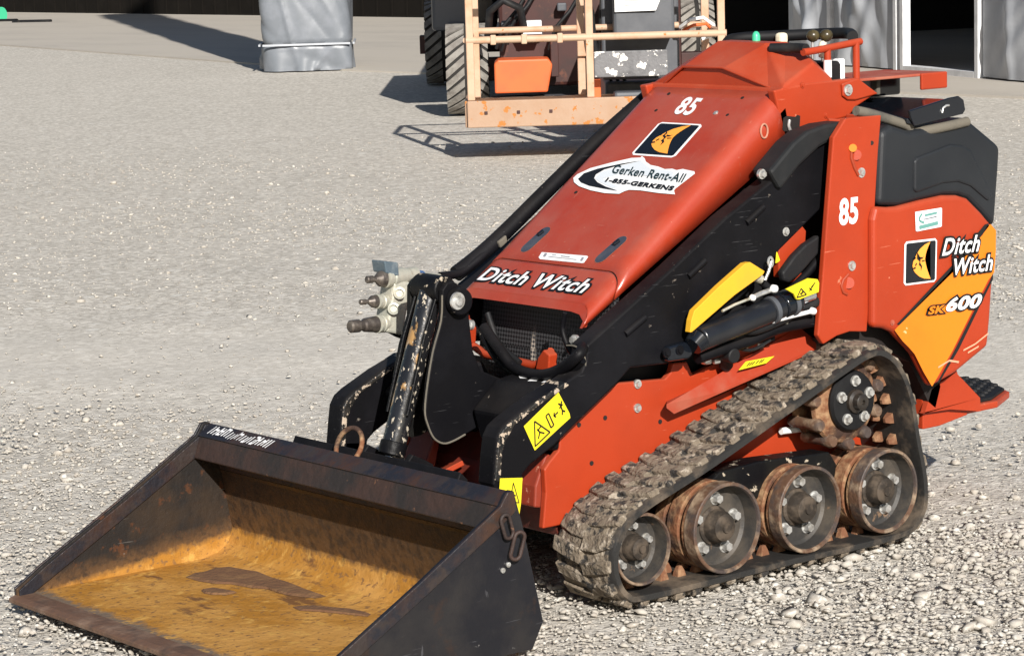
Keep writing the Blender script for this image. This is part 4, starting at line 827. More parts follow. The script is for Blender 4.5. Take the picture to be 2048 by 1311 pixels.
lever((-1.20,.16,1.06),(-1.20,.16,1.115),.01,'cap','cream')
box('lever_box',(-1.215,.13,1.065),(.06,.10,.07),ML,'blacksat',bevel=.008)
box('gauge',(-1.245,.165,1.08),(.02,.03,.05),ML,'white',bevel=.004)
# thigh pad plate with turned-down end
tp=box('thigh_pad_plate',(-1.435,.09,1.052),(.315,.20,.007),ML,'dusty_orange',bevel=.002)
bm=bmesh.new(); add_box(bm,(-1.545,.192,1.036),(.092,.008,.040)); bm_obj('pad_end_tab',bm,tp,'orange',bevel=.0035)
box('pad_bracket',(-1.44,.06,1.025),(.16,.10,.046),ML,'gloss',bevel=.006); box('pad_bracket',(-1.40,.14,1.03),(.012,.02,.04),ML,'khaki')
# ---------- loader arms
AO,AI=.302,.250
arm=[(-0.140,0.237),(-0.085,0.254),(-0.068,0.291),(-0.075,0.346),(-0.082,0.386),(-0.095,0.406),(-0.116,0.419),(-0.194,0.454),(-0.282,0.484),(-0.317,0.497),(-0.331,0.519),(-0.334,0.551),(-0.589,0.692),(-0.745,0.785),(-0.917,0.869),(-1.011,0.915),(-1.108,0.942),(-1.124,0.906),(-1.041,0.776),(-0.912,0.697),(-0.864,0.651),(-0.723,0.560),(-0.639,0.514),(-0.579,0.494),(-0.568,0.482),(-0.458,0.487),(-0.418,0.458),(-0.295,0.384),(-0.240,0.350),(-0.169,0.316),(-0.149,0.300)]
al=prism('loader_arm',arm,1,AI,AO,ML,'blackworn',bevel=.005); al.data.materials[0]=M['black']; ar=mirror_obj(al,ML)
for a_,b_ in (((1378,552),(1410,520)),((1492,446),(1528,413)),((1250,668),(1290,632)),((1540,400),(1556,383))):
    pass
for k,(a_,b_) in enumerate(zip([(-0.629,0.303,0.667),(-0.807,0.303,0.768),(-0.442,0.303,0.562)],[(-0.680,0.303,0.697),(-0.861,0.303,0.799),(-0.500,0.303,0.592)])):
    bm=bmesh.new(); add_tube(bm,[a_,b_],.0075,10); bm_obj('arm_stud',bm,al,'black',smooth=60)
# worn front edge strips of both arms
wf=prism('arm_edge_weld',[(-0.071,0.299),(-0.085,0.386),(-0.098,0.403),(-0.118,0.416),(-0.195,0.451),(-0.271,0.481),(-0.282,0.472),(-0.201,0.442),(-0.129,0.407),(-0.106,0.379),(-0.094,0.354),(-0.087,0.291)],1,.2485,.3045,al,'edgeworn',bevel=.003); mirror_obj(wf,ar)
tail=prism('arm_top_link',[(-0.869,0.879),(-0.945,0.938),(-0.989,0.960),(-1.047,0.971),(-1.112,0.973),(-1.125,0.950),(-1.092,0.941),(-1.027,0.920),(-0.963,0.883),(-0.902,0.834)],1,.255,.318,ML,mat('dusty_dark_link',(.012,.013,.014),.6,spec=.3,n2=(.022,.022,.022),nscale=8),bevel=.008); mirror_obj(tail,ML)
bm=bmesh.new(); 
# raised pivot clamp with two bolts on the arm
cb=prism('clamp_block',[(-0.544,0.515),(-0.556,0.524),(-0.600,0.528),(-0.621,0.519),(-0.623,0.496),(-0.608,0.489),(-0.549,0.490)],1,.302,.322,al,'gloss',bevel=.005); boltrow('clamp_bolt',[(-0.544,0.322,0.511),(-0.582,0.322,0.512)],.008,.006,cb,'black')
boltrow('arm_bolt',[(-0.856,0.302,0.873)],.0085,.012,al)
# warning stickers on the arm
wq=[(-0.154,0.303,0.402),(-0.182,0.303,0.346),(-0.282,0.303,0.402),(-0.280,0.303,0.412),(-0.251,0.303,0.461)]; k=poly('warning_sticker',wq,al,'yellow')
fq=quad([(-0.182,0.303,0.346)][0],[(-0.281,0.303,0.404)][0],[(-0.154,0.303,0.402)][0])
tri=lambda cx,cy,s,h:[((cx-s,cy),(cx+s,cy)),((cx+s,cy),(cx,cy+h)),((cx,cy+h),(cx-s,cy))]
strokes('warning_symbol',fq,tri(.25,.12,.21,.74)+[((.17,.25),(.26,.40)),((.26,.40),(.34,.24)),((.26,.40),(.23,.56)),((.23,.50),(.33,.54)),((.60,.22),(.60,.70)),((.52,.22),(.52,.70)),((.52,.70),(.60,.70)),((.52,.22),(.60,.22)),((.68,.48),(.80,.48)),((.68,.48),(.72,.57)),((.68,.48),(.72,.39))],.014,k)
strokes('warning_symbol',fq,[((.90,.40),(.91,.62)),((.86,.55),(.96,.58)),((.91,.62),(.88,.72)),((.90,.40),(.86,.28)),((.90,.40),(.95,.30)),((.92,.60),(.97,.70))],.016,k)
k2=poly('warning_sticker',[(-0.084,0.306,0.302),(-0.144,0.306,0.294),(-0.138,0.306,0.241),(-0.130,0.306,0.205),(-0.121,0.306,0.215),(-0.106,0.306,0.246),(-0.080,0.306,0.272)],al,'yellow')
f2=quad([(-0.086,0.306,0.246)][0],[(-0.137,0.306,0.236)][0],[(-0.088,0.306,0.301)][0]); strokes('warning_symbol',f2,[((.42,.12),(.90,.10)),((.90,.10),(.60,.86)),((.60,.86),(.42,.12))],.02,k2)
prism('arm_foot',[(-0.087,0.305),(-0.146,0.298),(-0.139,0.229),(-0.131,0.198),(-0.123,0.194),(-0.097,0.210),(-0.079,0.244)],1,.250,.3045,al,'blackworn')
cpt=prism('arm_foot',[(-0.087,0.305),(-0.146,0.298),(-0.139,0.229),(-0.131,0.198),(-0.123,0.194),(-0.097,0.210),(-0.079,0.244)],1,-.3045,-.250,ar,'blackworn')
# crossmember between the arms
cx_=prism('arm_crossmember',[(-.395,.405),(-.350,.475),(-.262,.462),(-.195,.405),(-.215,.335),(-.33,.315)],1,.075,.2495,ML,'blackworn',bevel=.008); cx_.data.materials[0]=M['black']
prism('arm_crossmember',[(-.395,.405),(-.350,.475),(-.262,.462),(-.195,.405),(-.215,.335),(-.33,.315)],1,-.2495,-.075,ML,'black',bevel=.008)
polys('chipped_patch',[[(-.262+a+.0,y,.4632-.0) if 0 else (-.30+a,y,.4685+a*-.14) for a,y in p_] for p_ in ([(0,.11),(.012,.13),(.005,.15),(-.006,.13)],[(.01,.16),(.02,.165),(.012,.185),(-.004,.18)],[(0,.20),(.015,.205),(.005,.23)])],cx_,'white')
# tilt cylinder bracket plates and the cylinder
brk=[(-0.165,0.686),(-0.148,0.684),(-0.135,0.670),(-0.131,0.606),(-0.106,0.544),(-0.089,0.481),(-0.078,0.417),(-0.085,0.383),(-0.100,0.350),(-0.124,0.336),(-0.150,0.337),(-0.185,0.349),(-0.227,0.363),(-0.283,0.377),(-0.327,0.405),(-0.300,0.453),(-0.232,0.484),(-0.213,0.530),(-0.206,0.597),(-0.205,0.641),(-0.191,0.672)]
b1=prism('cylinder_bracket',brk,1,.050,.064,ML,'black',bevel=.003)
b2=prism('cylinder_bracket',[(x,z) for x,z in brk],1,-.064,-.050,ML,'blackworn',bevel=.003)
wl=tube('plate_edge_wear',[(-0.132,0.066,0.660),(-0.127,0.066,0.607),(-0.103,0.066,0.545),(-0.086,0.066,0.481),(-0.075,0.066,0.418),(-0.082,0.066,0.384),(-0.097,0.066,0.354),(-0.121,0.066,0.339),(-0.147,0.066,0.340),(-0.182,0.066,0.350)],.0022,b1,'khaki',seg=6,smooth_n=4)
cyl('pivot_pin',[(-0.169,0.066,0.643)][0],Vector([(-0.169,0.066,0.643)][0])+Vector((0,.022,0)),.030,b1,'black',seg=32,bevel=.004)
pp=Vector([(-0.155,0.088,0.647)][0]); lathe('pivot_washer',pp,(0,1,0),[(0,.003),(0,.0195),(.004,.0185),(.0045,.011),(.011,.010),(.012,.006),(.012,.001)],b1,'bolt',seg=32)
T0=Vector((-.158,-.0,.672)); T1=Vector((-.030,-.0,.318)); Tl=(T1-T0)
tc_=cyl('tilt_cylinder',T0+Tl*.03,T1,.0265,ML,mat('worn_cylinder_paint',(.010,.010,.011),.22,spec=.6,coat=.3,n2=(.016,.016,.018),nscale=6,n3=(.36,.21,.08),n3scale=16,n3lo=.57,n3hi=.61,chips=(.42,.37,.29),chip_scale=110,chip_lo=.60,chip_hi=.615,chip_rough=.8,bump=.12,bscale=100,stretch=(1,1,.45)),seg=36,bevel=.004)
lathe('cylinder_end',T1-Tl.normalized()*.03,Tl,[(0,.0268),(.002,.030),(.028,.030),(.032,.026),(.034,.015)],tc_,'blackworn',seg=32)
cyl('cylinder_rod',T1,T1+Tl.normalized()*.07,.0125,tc_,'chrome',seg=28)
cyl('cylinder_eye',T0+Vector((0,-.045,-.005)),T0+Vector((0,.045,-.005)),.030,tc_,'blackworn',seg=28,bevel=.004)
for yy in (-.036,.036):
    tube('guard_strip',[T0+Vector((.02,yy,-.02)),T0+Tl*.3+Vector((.018,yy,0)),T0+Tl*.75+Vector((.012,yy,0))],.0035,tc_,'blackworn',seg=8)
boltrow('bracket_bolt',[(-.30,.150,.430)],.006,.006,cx_,axis=(.6,0,.8))
# quick-attach plate behind the bucket
qa=prism('quick_attach_plate',[(-.035,.06),(-.015,.06),(.030,.30),(.015,.33),(-.005,.31),(.005,.28)],1,-.30,.30,ML,'black')
for yy in (-.09,.07): prism('attach_ear',[(-.09,.20),(-.03,.10),(-.0,.30),(-.03,.33),(-.085,.30)],1,yy-.008,yy+.008,qa,'black')
# hydraulic couplers on the right arm
cpb=box('coupler_block',[(-0.206,-0.215,0.602)][0],(.05,.05,.12),ML,'steel',bevel=.006,rot=Euler((0,-.25,0)).to_matrix())
def coupler(p_tip,p_mid,p_end,r1,r2,parent):
    a=Vector(p_tip);b=Vector(p_mid);c_=Vector(p_end); ax=(c_-b)
    bm=bmesh.new(); L0=(c_-b).length; add_lathe(bm,b,ax,[(0,r2*.72),(.001,r2*.98),(L0*.14,r2),(L0*.16,r2*.86),(L0*.2,r2*.86),(L0*.22,r2*.98),(L0*.6,r2*.95),(L0*.62,r2*.8),(L0,r2*.8)],28)
    o=bm_obj('hydraulic_coupler',bm,parent,'steel',smooth=30)
    L1=(b-a).length; bm=bmesh.new(); add_lathe(bm,b,(a-b),[(0,r2*.9),(L1*.25,r2*.82),(L1*.45,r1*1.05),(L1*.5,r1*.8),(L1*.62,r1*.8),(L1*.66,r1),(L1*.95,r1),(L1,r1*.75),(L1+.0005,r1*.3)],24); bm_obj('coupler_tip',bm,o,'darksteel',smooth=30)
coupler([(-0.126,-0.200,0.672)][0],[(-0.174,-0.200,0.669)][0],[(-0.276,-0.220,0.667)][0],.0085,.021,cpb)
coupler([(-0.106,-0.200,0.624)][0],[(-0.150,-0.200,0.621)][0],[(-0.231,-0.220,0.608)][0],.0065,.0165,cpb)
coupler([(-0.075,-0.200,0.573)][0],[(-0.148,-0.200,0.570)][0],[(-0.215,-0.220,0.563)][0],.0145,.0205,cpb)
prism('coupler_flag',[(-0.166,0.710),(-0.205,0.703),(-0.206,0.671),(-0.170,0.683)],1,-.235,-.185,cpb,mat('blue_grey_cap',(.10,.14,.17),.4,metal=.3,n2=(.2,.24,.26),nscale=40),bevel=.003)
for u_ in [(-0.205,-0.185,0.635),(-0.187,-0.185,0.602)]: lathe('port_plug',u_,(.6,.8,.1),[(-.03,.010),(-.004,.0135),(.008,.0135),(.009,.009),(.003,.008),(.003,.002)],cpb,'steel',seg=24)
cyl('coupler_stub',[(-0.273,-0.220,0.666)][0],[(-0.300,-0.230,0.659)][0],.013,cpb,mat('blue_ring',(.05,.12,.28),.4))
cyl('coupler_stub',[(-0.300,-0.230,0.659)][0],[(-0.369,-0.240,0.646)][0],.010,cpb,'steel')
tube('coupler_hose',[(-0.211,-0.225,0.558)]+[(-0.257,-0.240,0.539),(-0.293,-0.240,0.552)]+[(-0.346,-0.260,0.596)],.020,ML,'black',seg=14,smooth_n=5)
tube('coupler_hose',[(-0.358,-0.235,0.652)]+[(-0.428,-0.250,0.652),(-0.488,-0.250,0.681)]+[(-0.556,-0.260,0.714)],.010,ML,'black',seg=12,smooth_n=5)
# hose bundle lying on top of the right arm
tube('arm_hose',[(-0.425,-0.262,0.648),(-0.494,-0.262,0.683),(-0.577,-0.262,0.733),(-0.706,-0.262,0.818),(-0.873,-0.262,0.926),(-1.036,-0.262,1.020)],.019,ML,'black',seg=12,smooth_n=5)
prism('hose_clip',[(-0.533,0.713),(-0.559,0.727),(-0.562,0.711),(-0.541,0.698)],1,-.250,-.238,ML,'khaki')
# ---------- lift cylinder, guard and clutter under the left arm
C0_=Vector([(-0.628,0.335,0.532)][0]); C1_=Vector([(-0.877,0.335,0.576)][0]); C2_=Vector([(-0.928,0.335,0.585)][0])
lc=cyl('lift_cylinder',C0_,C1_,.028,ML,mat('cylinder_black',(.010,.011,.014),.28,spec=.6,n2=(.018,.019,.022),nscale=8),seg=36,bevel=.004)
cyl('cylinder_head',C1_,C2_,.030,lc,'gloss',seg=36,bevel=.004)
for t_ in (.88,1.12):
    c_=C0_+(C1_-C0_)*t_; d_=(C1_-C0_).normalized(); lathe('clamp_band',c_,d_,[(-.006,.025),(-.006,.0325),(.006,.0325),(.006,.025)],lc,'liftgrey',seg=32)
cyl('cylinder_rod',C2_,C2_+(C1_-C0_).normalized()*.05,.016,lc,'chrome'); cyl('cylinder_foot',Vector([(-0.609,0.335,0.519)][0]),C0_,.022,lc,'gloss',r2=.03)
gpts=[(-0.593,0.552),(-0.598,0.578),(-0.607,0.598),(-0.684,0.644),(-0.763,0.686),(-0.778,0.687),(-0.822,0.662),(-0.816,0.655),(-0.729,0.619),(-0.599,0.552)]
gd=prism('cylinder_lock_guard',gpts,1,.328,.345,ML,'yellowguard',bevel=.0015)
tube('release_cable',[(-0.676,0.360,0.591),(-0.714,0.360,0.601),(-0.765,0.360,0.610)],.0032,ML,'steel',seg=8); tube('release_cable',[(-0.765,0.360,0.610)]+[(-0.801,0.350,0.614),(-0.844,0.350,0.621)],.006,ML,'bolt',seg=8)
lathe('cable_end',[(-0.768,0.360,0.610)][0],(1,0,.4),[(-.008,.003),(-.004,.007),(.004,.007),(.008,.003)],ML,'white',seg=14,smooth=80); lathe('cable_end',[(-0.839,0.355,0.622)][0],(1,0,.2),[(-.010,.003),(-.005,.009),(.005,.009),(.010,.003)],ML,'white',seg=14,smooth=80)
tube('lock_pin',[(-0.836,0.330,0.639),(-0.848,0.330,0.658),(-0.857,0.330,0.680)],.004,ML,'bolt',seg=8)
tube('lock_pin_ring',[Vector([(-0.854,0.330,0.678)][0])+Vector((.007*math.cos(a),0,.011*math.sin(a))) for a in [2*math.pi*k/14 for k in range(14)]],.003,ML,'bolt',seg=6,closed=True)
ob=prism('pivot_bracket',[(-0.912,0.740),(-0.969,0.763),(-0.999,0.732),(-0.995,0.698),(-0.971,0.685),(-0.945,0.662),(-0.910,0.634),(-0.909,0.686)],1,.280,.300,ML,'orange'); boltrow('bracket_bolt',[(-0.931,0.300,0.737)],.0075,.008,ob)
prism('bracket_tail',[(-0.960,0.624),(-0.986,0.638),(-0.983,0.621),(-0.960,0.617)],1,.28,.3,ob,'orange')
poly('edge_sticker',[(-0.901,0.302,0.698),(-0.912,0.302,0.674),(-0.904,0.302,0.670),(-0.897,0.302,0.669)],ob,'yellow')
prism('rubber_flap',[(-0.896,0.650),(-0.936,0.685),(-0.972,0.707),(-1.017,0.723),(-1.013,0.680),(-0.951,0.638),(-0.919,0.624),(-0.901,0.630)],1,.305,.325,ML,'rubber',bevel=.006)
lk=[(-0.860,0.620),(-0.931,0.637),(-0.960,0.632),(-0.965,0.623),(-0.963,0.602),(-0.902,0.592),(-0.893,0.593),(-0.885,0.606)]
wg=prism('cylinder_lock_tag',lk,1,.366,.373,ML,'yellow',bevel=.002); f3=quad([(-0.886,0.373,0.596)][0],[(-0.961,0.373,0.605)][0],[(-0.884,0.373,0.619)][0]); strokes('warning_symbol',f3,tri(.28,.05,.2,.75)+[((.28,.15),(.33,.5)),((.22,.3),(.36,.4)),((.62,.3),(.8,.75)),((.7,.6),(.88,.95)),((.62,.6),(.72,.3))],.018,wg)
tube('grease_line',[(-0.843,0.345,0.547),(-0.890,0.345,0.551),(-0.970,0.345,0.556)],.005,ML,'white',seg=8); lathe('cable_end',[(-0.970,0.345,0.556)][0],(1,0,.3),[(-.010,.004),(-.005,.008),(.006,.008),(.009,.003)],ML,'white',seg=14,smooth=80)
tube('grease_line',[(-0.919,0.340,0.559),(-0.970,0.340,0.564)],.003,ML,'black',seg=8)
tube('hydraulic_hose',[(-0.742,0.330,0.560),(-0.788,0.330,0.532),(-0.881,0.330,0.544),(-0.945,0.330,0.560),(-1.009,0.330,0.575)],.012,ML,'rubber',seg=10,smooth_n=5)
tube('hydraulic_hose',[(-0.641,0.315,0.487),(-0.709,0.315,0.496),(-0.802,0.315,0.507),(-0.896,0.315,0.524),(-1.024,0.315,0.526)],.014,ML,'black',seg=10,smooth_n=5)
fit=cyl('hose_fitting',[(-0.742,0.280,0.483)][0],[(-0.740,0.330,0.480)][0],.017,ML,'rubber',seg=20,bevel=.003)
cyl('hose_fitting',[(-0.760,0.280,0.452)][0],[(-0.742,0.300,0.484)][0],.016,ML,'rubber',seg=20)
box('steel_fitting',[(-0.690,0.290,0.479)][0],(.022,.02,.03),ML,'bolt',bevel=.005); box('steel_fitting',[(-0.726,0.285,0.466)][0],(.02,.012,.012),ML,'bolt',bevel=.004); boltrow('chassis_bolt',[(-0.841,0.255,0.485)],.008,.01,ML,'cream')
box('valve_block',[(-0.836,0.280,0.522)][0],(.12,.04,.06),ML,'black')
tube('hydraulic_hose',[(-0.712,0.312,0.495),(-0.774,0.312,0.519),(-0.852,0.312,0.534),(-0.931,0.312,0.537),(-1.027,0.312,0.543)],.008,ML,'rubber',seg=8,smooth_n=5)
tube('hydraulic_hose',[(-0.814,0.306,0.662),(-0.860,0.306,0.624),(-0.906,0.306,0.596),(-0.970,0.306,0.595),(-1.051,0.306,0.615)],.009,ML,'rubber',seg=8,smooth_n=5)
tube('hydraulic_hose',[(-0.912,0.300,0.583),(-0.952,0.300,0.607),(-1.009,0.300,0.642),(-1.058,0.300,0.682)],.010,ML,'black',seg=8,smooth_n=5)
tube('wire_loom',[(-0.661,0.310,0.501),(-0.730,0.310,0.504),(-0.806,0.310,0.483),(-0.869,0.310,0.498)],.004,ML,'rubber',seg=6,smooth_n=5)
for q_ in [(-0.825,0.318,0.644),(-0.754,0.318,0.558),(-0.901,0.318,0.541)]: lathe('hose_crimp',q_,(1,0,.4),[(-.012,.008),(-.010,.0105),(.010,.0105),(.012,.008)],ML,'steel',seg=14)
# ---------- tower plates with unit number
pl=[(-1.200,0.982),(-1.097,0.983),(-1.081,0.981),(-1.043,0.942),(-1.021,0.769),(-1.003,0.623),(-0.986,0.498),(-1.004,0.476),(-1.048,0.490),(-1.090,0.495),(-1.146,0.488),(-1.161,0.606),(-1.178,0.789),(-1.189,0.903)]
tpz=prism('tower_plate',pl,1,.330,.345,ML,'orange',bevel=.003)
tower_back=prism('tower_flange',[(-1.200,0.981),(-1.178,0.789),(-1.161,0.606),(-1.146,0.489),(-1.140,0.490),(-1.154,0.607),(-1.171,0.790),(-1.192,0.982)],1,.24,.3295,tpz,'orange')
boltrow('tower_bolt',[(-1.131,0.345,0.856),(-1.097,0.345,0.646)],.0085,.007,tpz)
tube('hook_slot',[(-1.100,0.346,0.914),(-1.098,0.346,0.893),(-1.108,0.346,0.870),(-1.121,0.346,0.851)],.0038,tpz,mat('slot_shadow_paint',(.30,.04,.012),.6),seg=8); cyl('slot_peg',[(-1.111,0.340,0.913)][0],[(-1.098,0.352,0.915)][0],.009,tpz,'amber'); cyl('slot_peg',[(-1.120,0.340,0.897)][0],[(-1.113,0.348,0.898)][0],.012,tpz,'orange')
tube('hook_slot',[(-1.085,0.346,0.628),(-1.068,0.346,0.616),(-1.062,0.346,0.603),(-1.068,0.346,0.588),(-1.081,0.346,0.582)],.0035,tpz,mat('slot_shadow_paint',(.30,.04,.012),.6),seg=8); cyl('slot_peg',[(-1.092,0.340,0.606)][0],[(-1.084,0.348,0.608)][0],.013,tpz,'orange'); cyl('bolt_hole',[(-1.167,0.344,0.921)][0],[(-1.166,0.346,0.921)][0],.005,tpz,'hollow_and_shade')
tpr=prism('tower_plate',pl,1,-.345,-.330,ML,'orange',bevel=.003)
text('unit_number','85',[(-1.056,0.345,0.741)][0],[(-1.118,0.345,0.741)][0],[(-1.059,0.345,0.803)][0],tpz,'white',bold=.035,lift=.0012)
# ---------- rear cowl
YC=.362
cow=[(-1.148,0.499),(-1.151,0.747),(-1.161,0.777),(-1.206,0.771),(-1.238,0.770),(-1.316,0.777),(-1.395,0.782),(-1.443,0.778),(-1.477,0.768),(-1.526,0.730),(-1.574,0.687),(-1.576,0.672),(-1.567,0.582),(-1.556,0.469),(-1.547,0.406),(-1.429,0.355),(-1.345,0.334),(-1.318,0.372),(-1.287,0.419),(-1.269,0.436),(-1.247,0.454),(-1.217,0.480),(-1.188,0.492)]
cl=prism('rear_cowl',cow,1,.336,YC,ML,'orange',bevel=.012); cl.modifiers['bevel'].segments=4
cr=mirror_obj(cl,ML); prism('rear_cowl_centre',[(-1.24,.50),(-1.57,.40),(-1.57,.68),(-1.24,.78)],1,-.249,.249,ML,'orange')
def c_(l): return l
strp=[(-1.218,0.364,0.485),(-1.404,0.364,0.598),(-1.453,0.364,0.636),(-1.524,0.364,0.677),(-1.540,0.364,0.697),(-1.553,0.364,0.700),(-1.572,0.364,0.683),(-1.571,0.364,0.633),(-1.565,0.364,0.583),(-1.544,0.364,0.567),(-1.488,0.364,0.501),(-1.417,0.364,0.413),(-1.345,0.364,0.336),(-1.316,0.364,0.374),(-1.286,0.364,0.420),(-1.267,0.364,0.438),(-1.245,0.364,0.456)]
k=poly('stripe_decal',strp,cl,'amber')
poly('stripe_border',[(-1.226,0.364,0.498),(-1.412,0.364,0.613),(-1.531,0.364,0.701),(-1.545,0.364,0.703),(-1.547,0.364,0.696),(-1.424,0.364,0.602),(-1.235,0.364,0.495)],cl,'ink'); poly('stripe_border',[(-1.362,0.364,0.341),(-1.429,0.364,0.418),(-1.500,0.364,0.506),(-1.550,0.364,0.564),(-1.561,0.364,0.583),(-1.561,0.364,0.567),(-1.510,0.364,0.503),(-1.439,0.364,0.413),(-1.372,0.364,0.344)],cl,'ink')
moon(quad([(-1.250,0.362,0.585)][0],[(-1.361,0.362,0.583)][0],[(-1.254,0.362,0.687)][0]),cl,lift=.0016)
text('cowl_lettering','Ditch',[(-1.375,0.367,0.642)][0],[(-1.503,0.367,0.640)][0],[(-1.386,0.367,0.682)][0],cl,'white',bold=.020,outline=.09,shear=.10)
text('cowl_lettering','Witch',[(-1.411,0.367,0.592)][0],[(-1.551,0.367,0.590)][0],[(-1.418,0.367,0.631)][0],cl,'white',bold=.020,outline=.09,shear=.10)
text('model_lettering','SK',[(-1.326,0.367,0.509)][0],[(-1.381,0.367,0.507)][0],[(-1.331,0.367,0.528)][0],cl,'amber',bold=.04,outline=.12,shear=.12)
text('model_lettering','600',[(-1.386,0.367,0.508)][0],[(-1.508,0.367,0.506)][0],[(-1.397,0.367,0.541)][0],cl,'white',bold=.04,outline=.10,shear=.12)
wk=poly('service_sticker',[(-1.290,0.364,0.753),(-1.379,0.364,0.755),(-1.382,0.364,0.753),(-1.381,0.364,0.712),(-1.377,0.364,0.710),(-1.296,0.364,0.707),(-1.292,0.364,0.709)],cl,'white'); fs=quad([(-1.293,0.364,0.708)][0],[(-1.380,0.364,0.710)][0],[(-1.290,0.364,0.753)][0])
strokes('sticker_print',fs,[((.12,.16),(.86,.24))],.05,wk,'teal'); strokes('sticker_print',fs,[((.25,.85),(.14,.65)),((.14,.65),(.15,.5)),((.15,.5),(.32,.36)),((.36,.74),(.84,.78))],.03,wk,'teal'); strokes('sticker_print',fs,[((.32,.60),(.82,.63)),((.32,.48),(.82,.52))],.04,wk,'paleprint')
strokes('scratch_marks',quad([(-1.355,0.364,0.373)][0],[(-1.540,0.364,0.398)][0],[(-1.381,0.364,0.466)][0]),[((.05,.05),(.25,.12)),((.25,.12),(.45,-.02)),((.5,.25),(.72,.30)),((.72,.30),(.95,.45)),((.6,.14),(.8,.2))],.012,cl,mat('scrape_pale',(.75,.33,.2),.7))
boltrow('cowl_screw',[(-1.212,0.362,0.503)],.005,.004,cl,'dusty_orange')
# shade under the rear cowl, put in as a dark sheet over the chassis
prism('cowl_shade_sheet',[(-1.069,0.458),(-1.135,0.509),(-1.321,0.487),(-1.424,0.403),(-1.445,0.315),(-1.427,0.266),(-1.402,0.284),(-1.337,0.389),(-1.235,0.438)],1,.2525,.300,ML,'hollow_and_shade',bevel=0)
# ---------- tank
tk=[(-1.180,0.776),(-1.186,0.869),(-1.192,0.947),(-1.229,0.958),(-1.291,0.940),(-1.487,0.956),(-1.606,0.881),(-1.602,0.836),(-1.586,0.687),(-1.537,0.728),(-1.488,0.766),(-1.455,0.776),(-1.406,0.780),(-1.327,0.775),(-1.249,0.768)]
tn=prism('fuel_tank',tk,1,-.352,.352,ML,'greyplastic',bevel=.016); tn.modifiers['bevel'].segments=4
prism('tank_panel',[(-1.296,0.870),(-1.306,0.878),(-1.423,0.900),(-1.466,0.894),(-1.493,0.881),(-1.572,0.765),(-1.554,0.754),(-1.492,0.795),(-1.448,0.809),(-1.398,0.810),(-1.305,0.795),(-1.295,0.803)],1,.340,.3575,tn,'greyplastic',bevel=.006)
box('tank_moulding_mark',[(-1.411,0.354,0.879)][0],(.03,.006,.004),tn,'liftgrey',bevel=.001,rot=Euler((0,-.12,0)).to_matrix())
sd_=tube('foam_seal',[(-1.132,0.330,0.996),(-1.178,0.330,0.986),(-1.261,0.330,0.963),(-1.303,0.330,0.949),(-1.321,0.330,0.934)]+[(-1.390,0.352,0.940),(-1.483,0.352,0.948)],.0115,ML,'khaki',seg=12,smooth_n=4)
tt=bmesh.new(); tops=[(-1.262,.18,1.005),(-1.285,.345,.968),(-1.30,.352,.966),(-1.455,.352,.997),(-1.475,.34,1.0),(-1.475,-.34,1.0),(-1.262,-.34,1.0)]
ta=[tt.verts.new(p) for p in tops]; tb=[tt.verts.new((x,y,z-.012)) for x,y,z in tops]; tt.faces.new(ta); tt.faces.new(tb[::-1])
for i in range(len(tops)): tt.faces.new((ta[i],ta[(i+1)%7],tb[(i+1)%7],tb[i]))
lid=bm_obj('top_cover_plate',tt,ML,'gloss',bevel=.002); 
prism('cover_flange',[(-1.281,0.987),(-1.286,0.970),(-1.297,0.951),(-1.464,0.967),(-1.473,0.976),(-1.467,1.000),(-1.450,1.010),(-1.419,1.008)],1,.350,.357,lid,'gloss',bevel=.002)
tube('cover_pull',[(-1.389,0.359,0.975),(-1.392,0.359,0.986),(-1.403,0.359,0.991),(-1.413,0.359,0.991)],.0028,lid,'bolt',seg=8)
# ---------- operator platform
plat=[(-1.42,-.28),(-1.68,-.28),(-1.80,-.22),(-1.86,-.10),(-1.86,.10),(-1.80,.21),(-1.68,.275),(-1.42,.28)]
pf=prism('stand_platform',plat,2,.228,.246,ML,'orange',bevel=.004)
ped=prism('platform_mat',[(x*.994-.004 if x<-1.5 else x,y*.95) for x,y in plat],2,.246,.254,pf,'blacksat',bevel=.002)
bm=bmesh.new()
for i in range(13):
    for j in range(15):
        x=-1.45-i*.032; y=-.245+j*.035+(.0175 if i%2 else 0)
        if abs(y)<.235 and (x>-1.70 or (x+1.70)**2/.0225+y*y/.055<1): add_cyl(bm,(x,y,.253),(x,y,.259),.012,.009,8)
bm_obj('mat_studs',bm,ped,'rubber')
gp=prism('platform_gusset',[(-1.390,0.258),(-1.414,0.313),(-1.444,0.325),(-1.501,0.342),(-1.587,0.269),(-1.590,0.235),(-1.479,0.255),(-1.382,0.259)],1,.285,.300,ML,'orange'); mirror_obj(gp,ML)
prism('platform_skirt',[(-1.40,.215),(-1.40,.40),(-1.50,.40),(-1.56,.25),(-1.56,.228),(-1.46,.215)],1,-.284,.284,ML,'orange')
# ---------- bucket
BK=prism('bucket',[(.594,.012),(.594,.024),(.12,.024),(.075,.032),(.047,.050),(.034,.085),(.056,.215),(.062,.225),(.052,.232),(.048,.218),(.0225,.085),(.026,.045),(.058,.014),(.10,.008)],1,-.545,.545,ML,'bfloor',bevel=0)
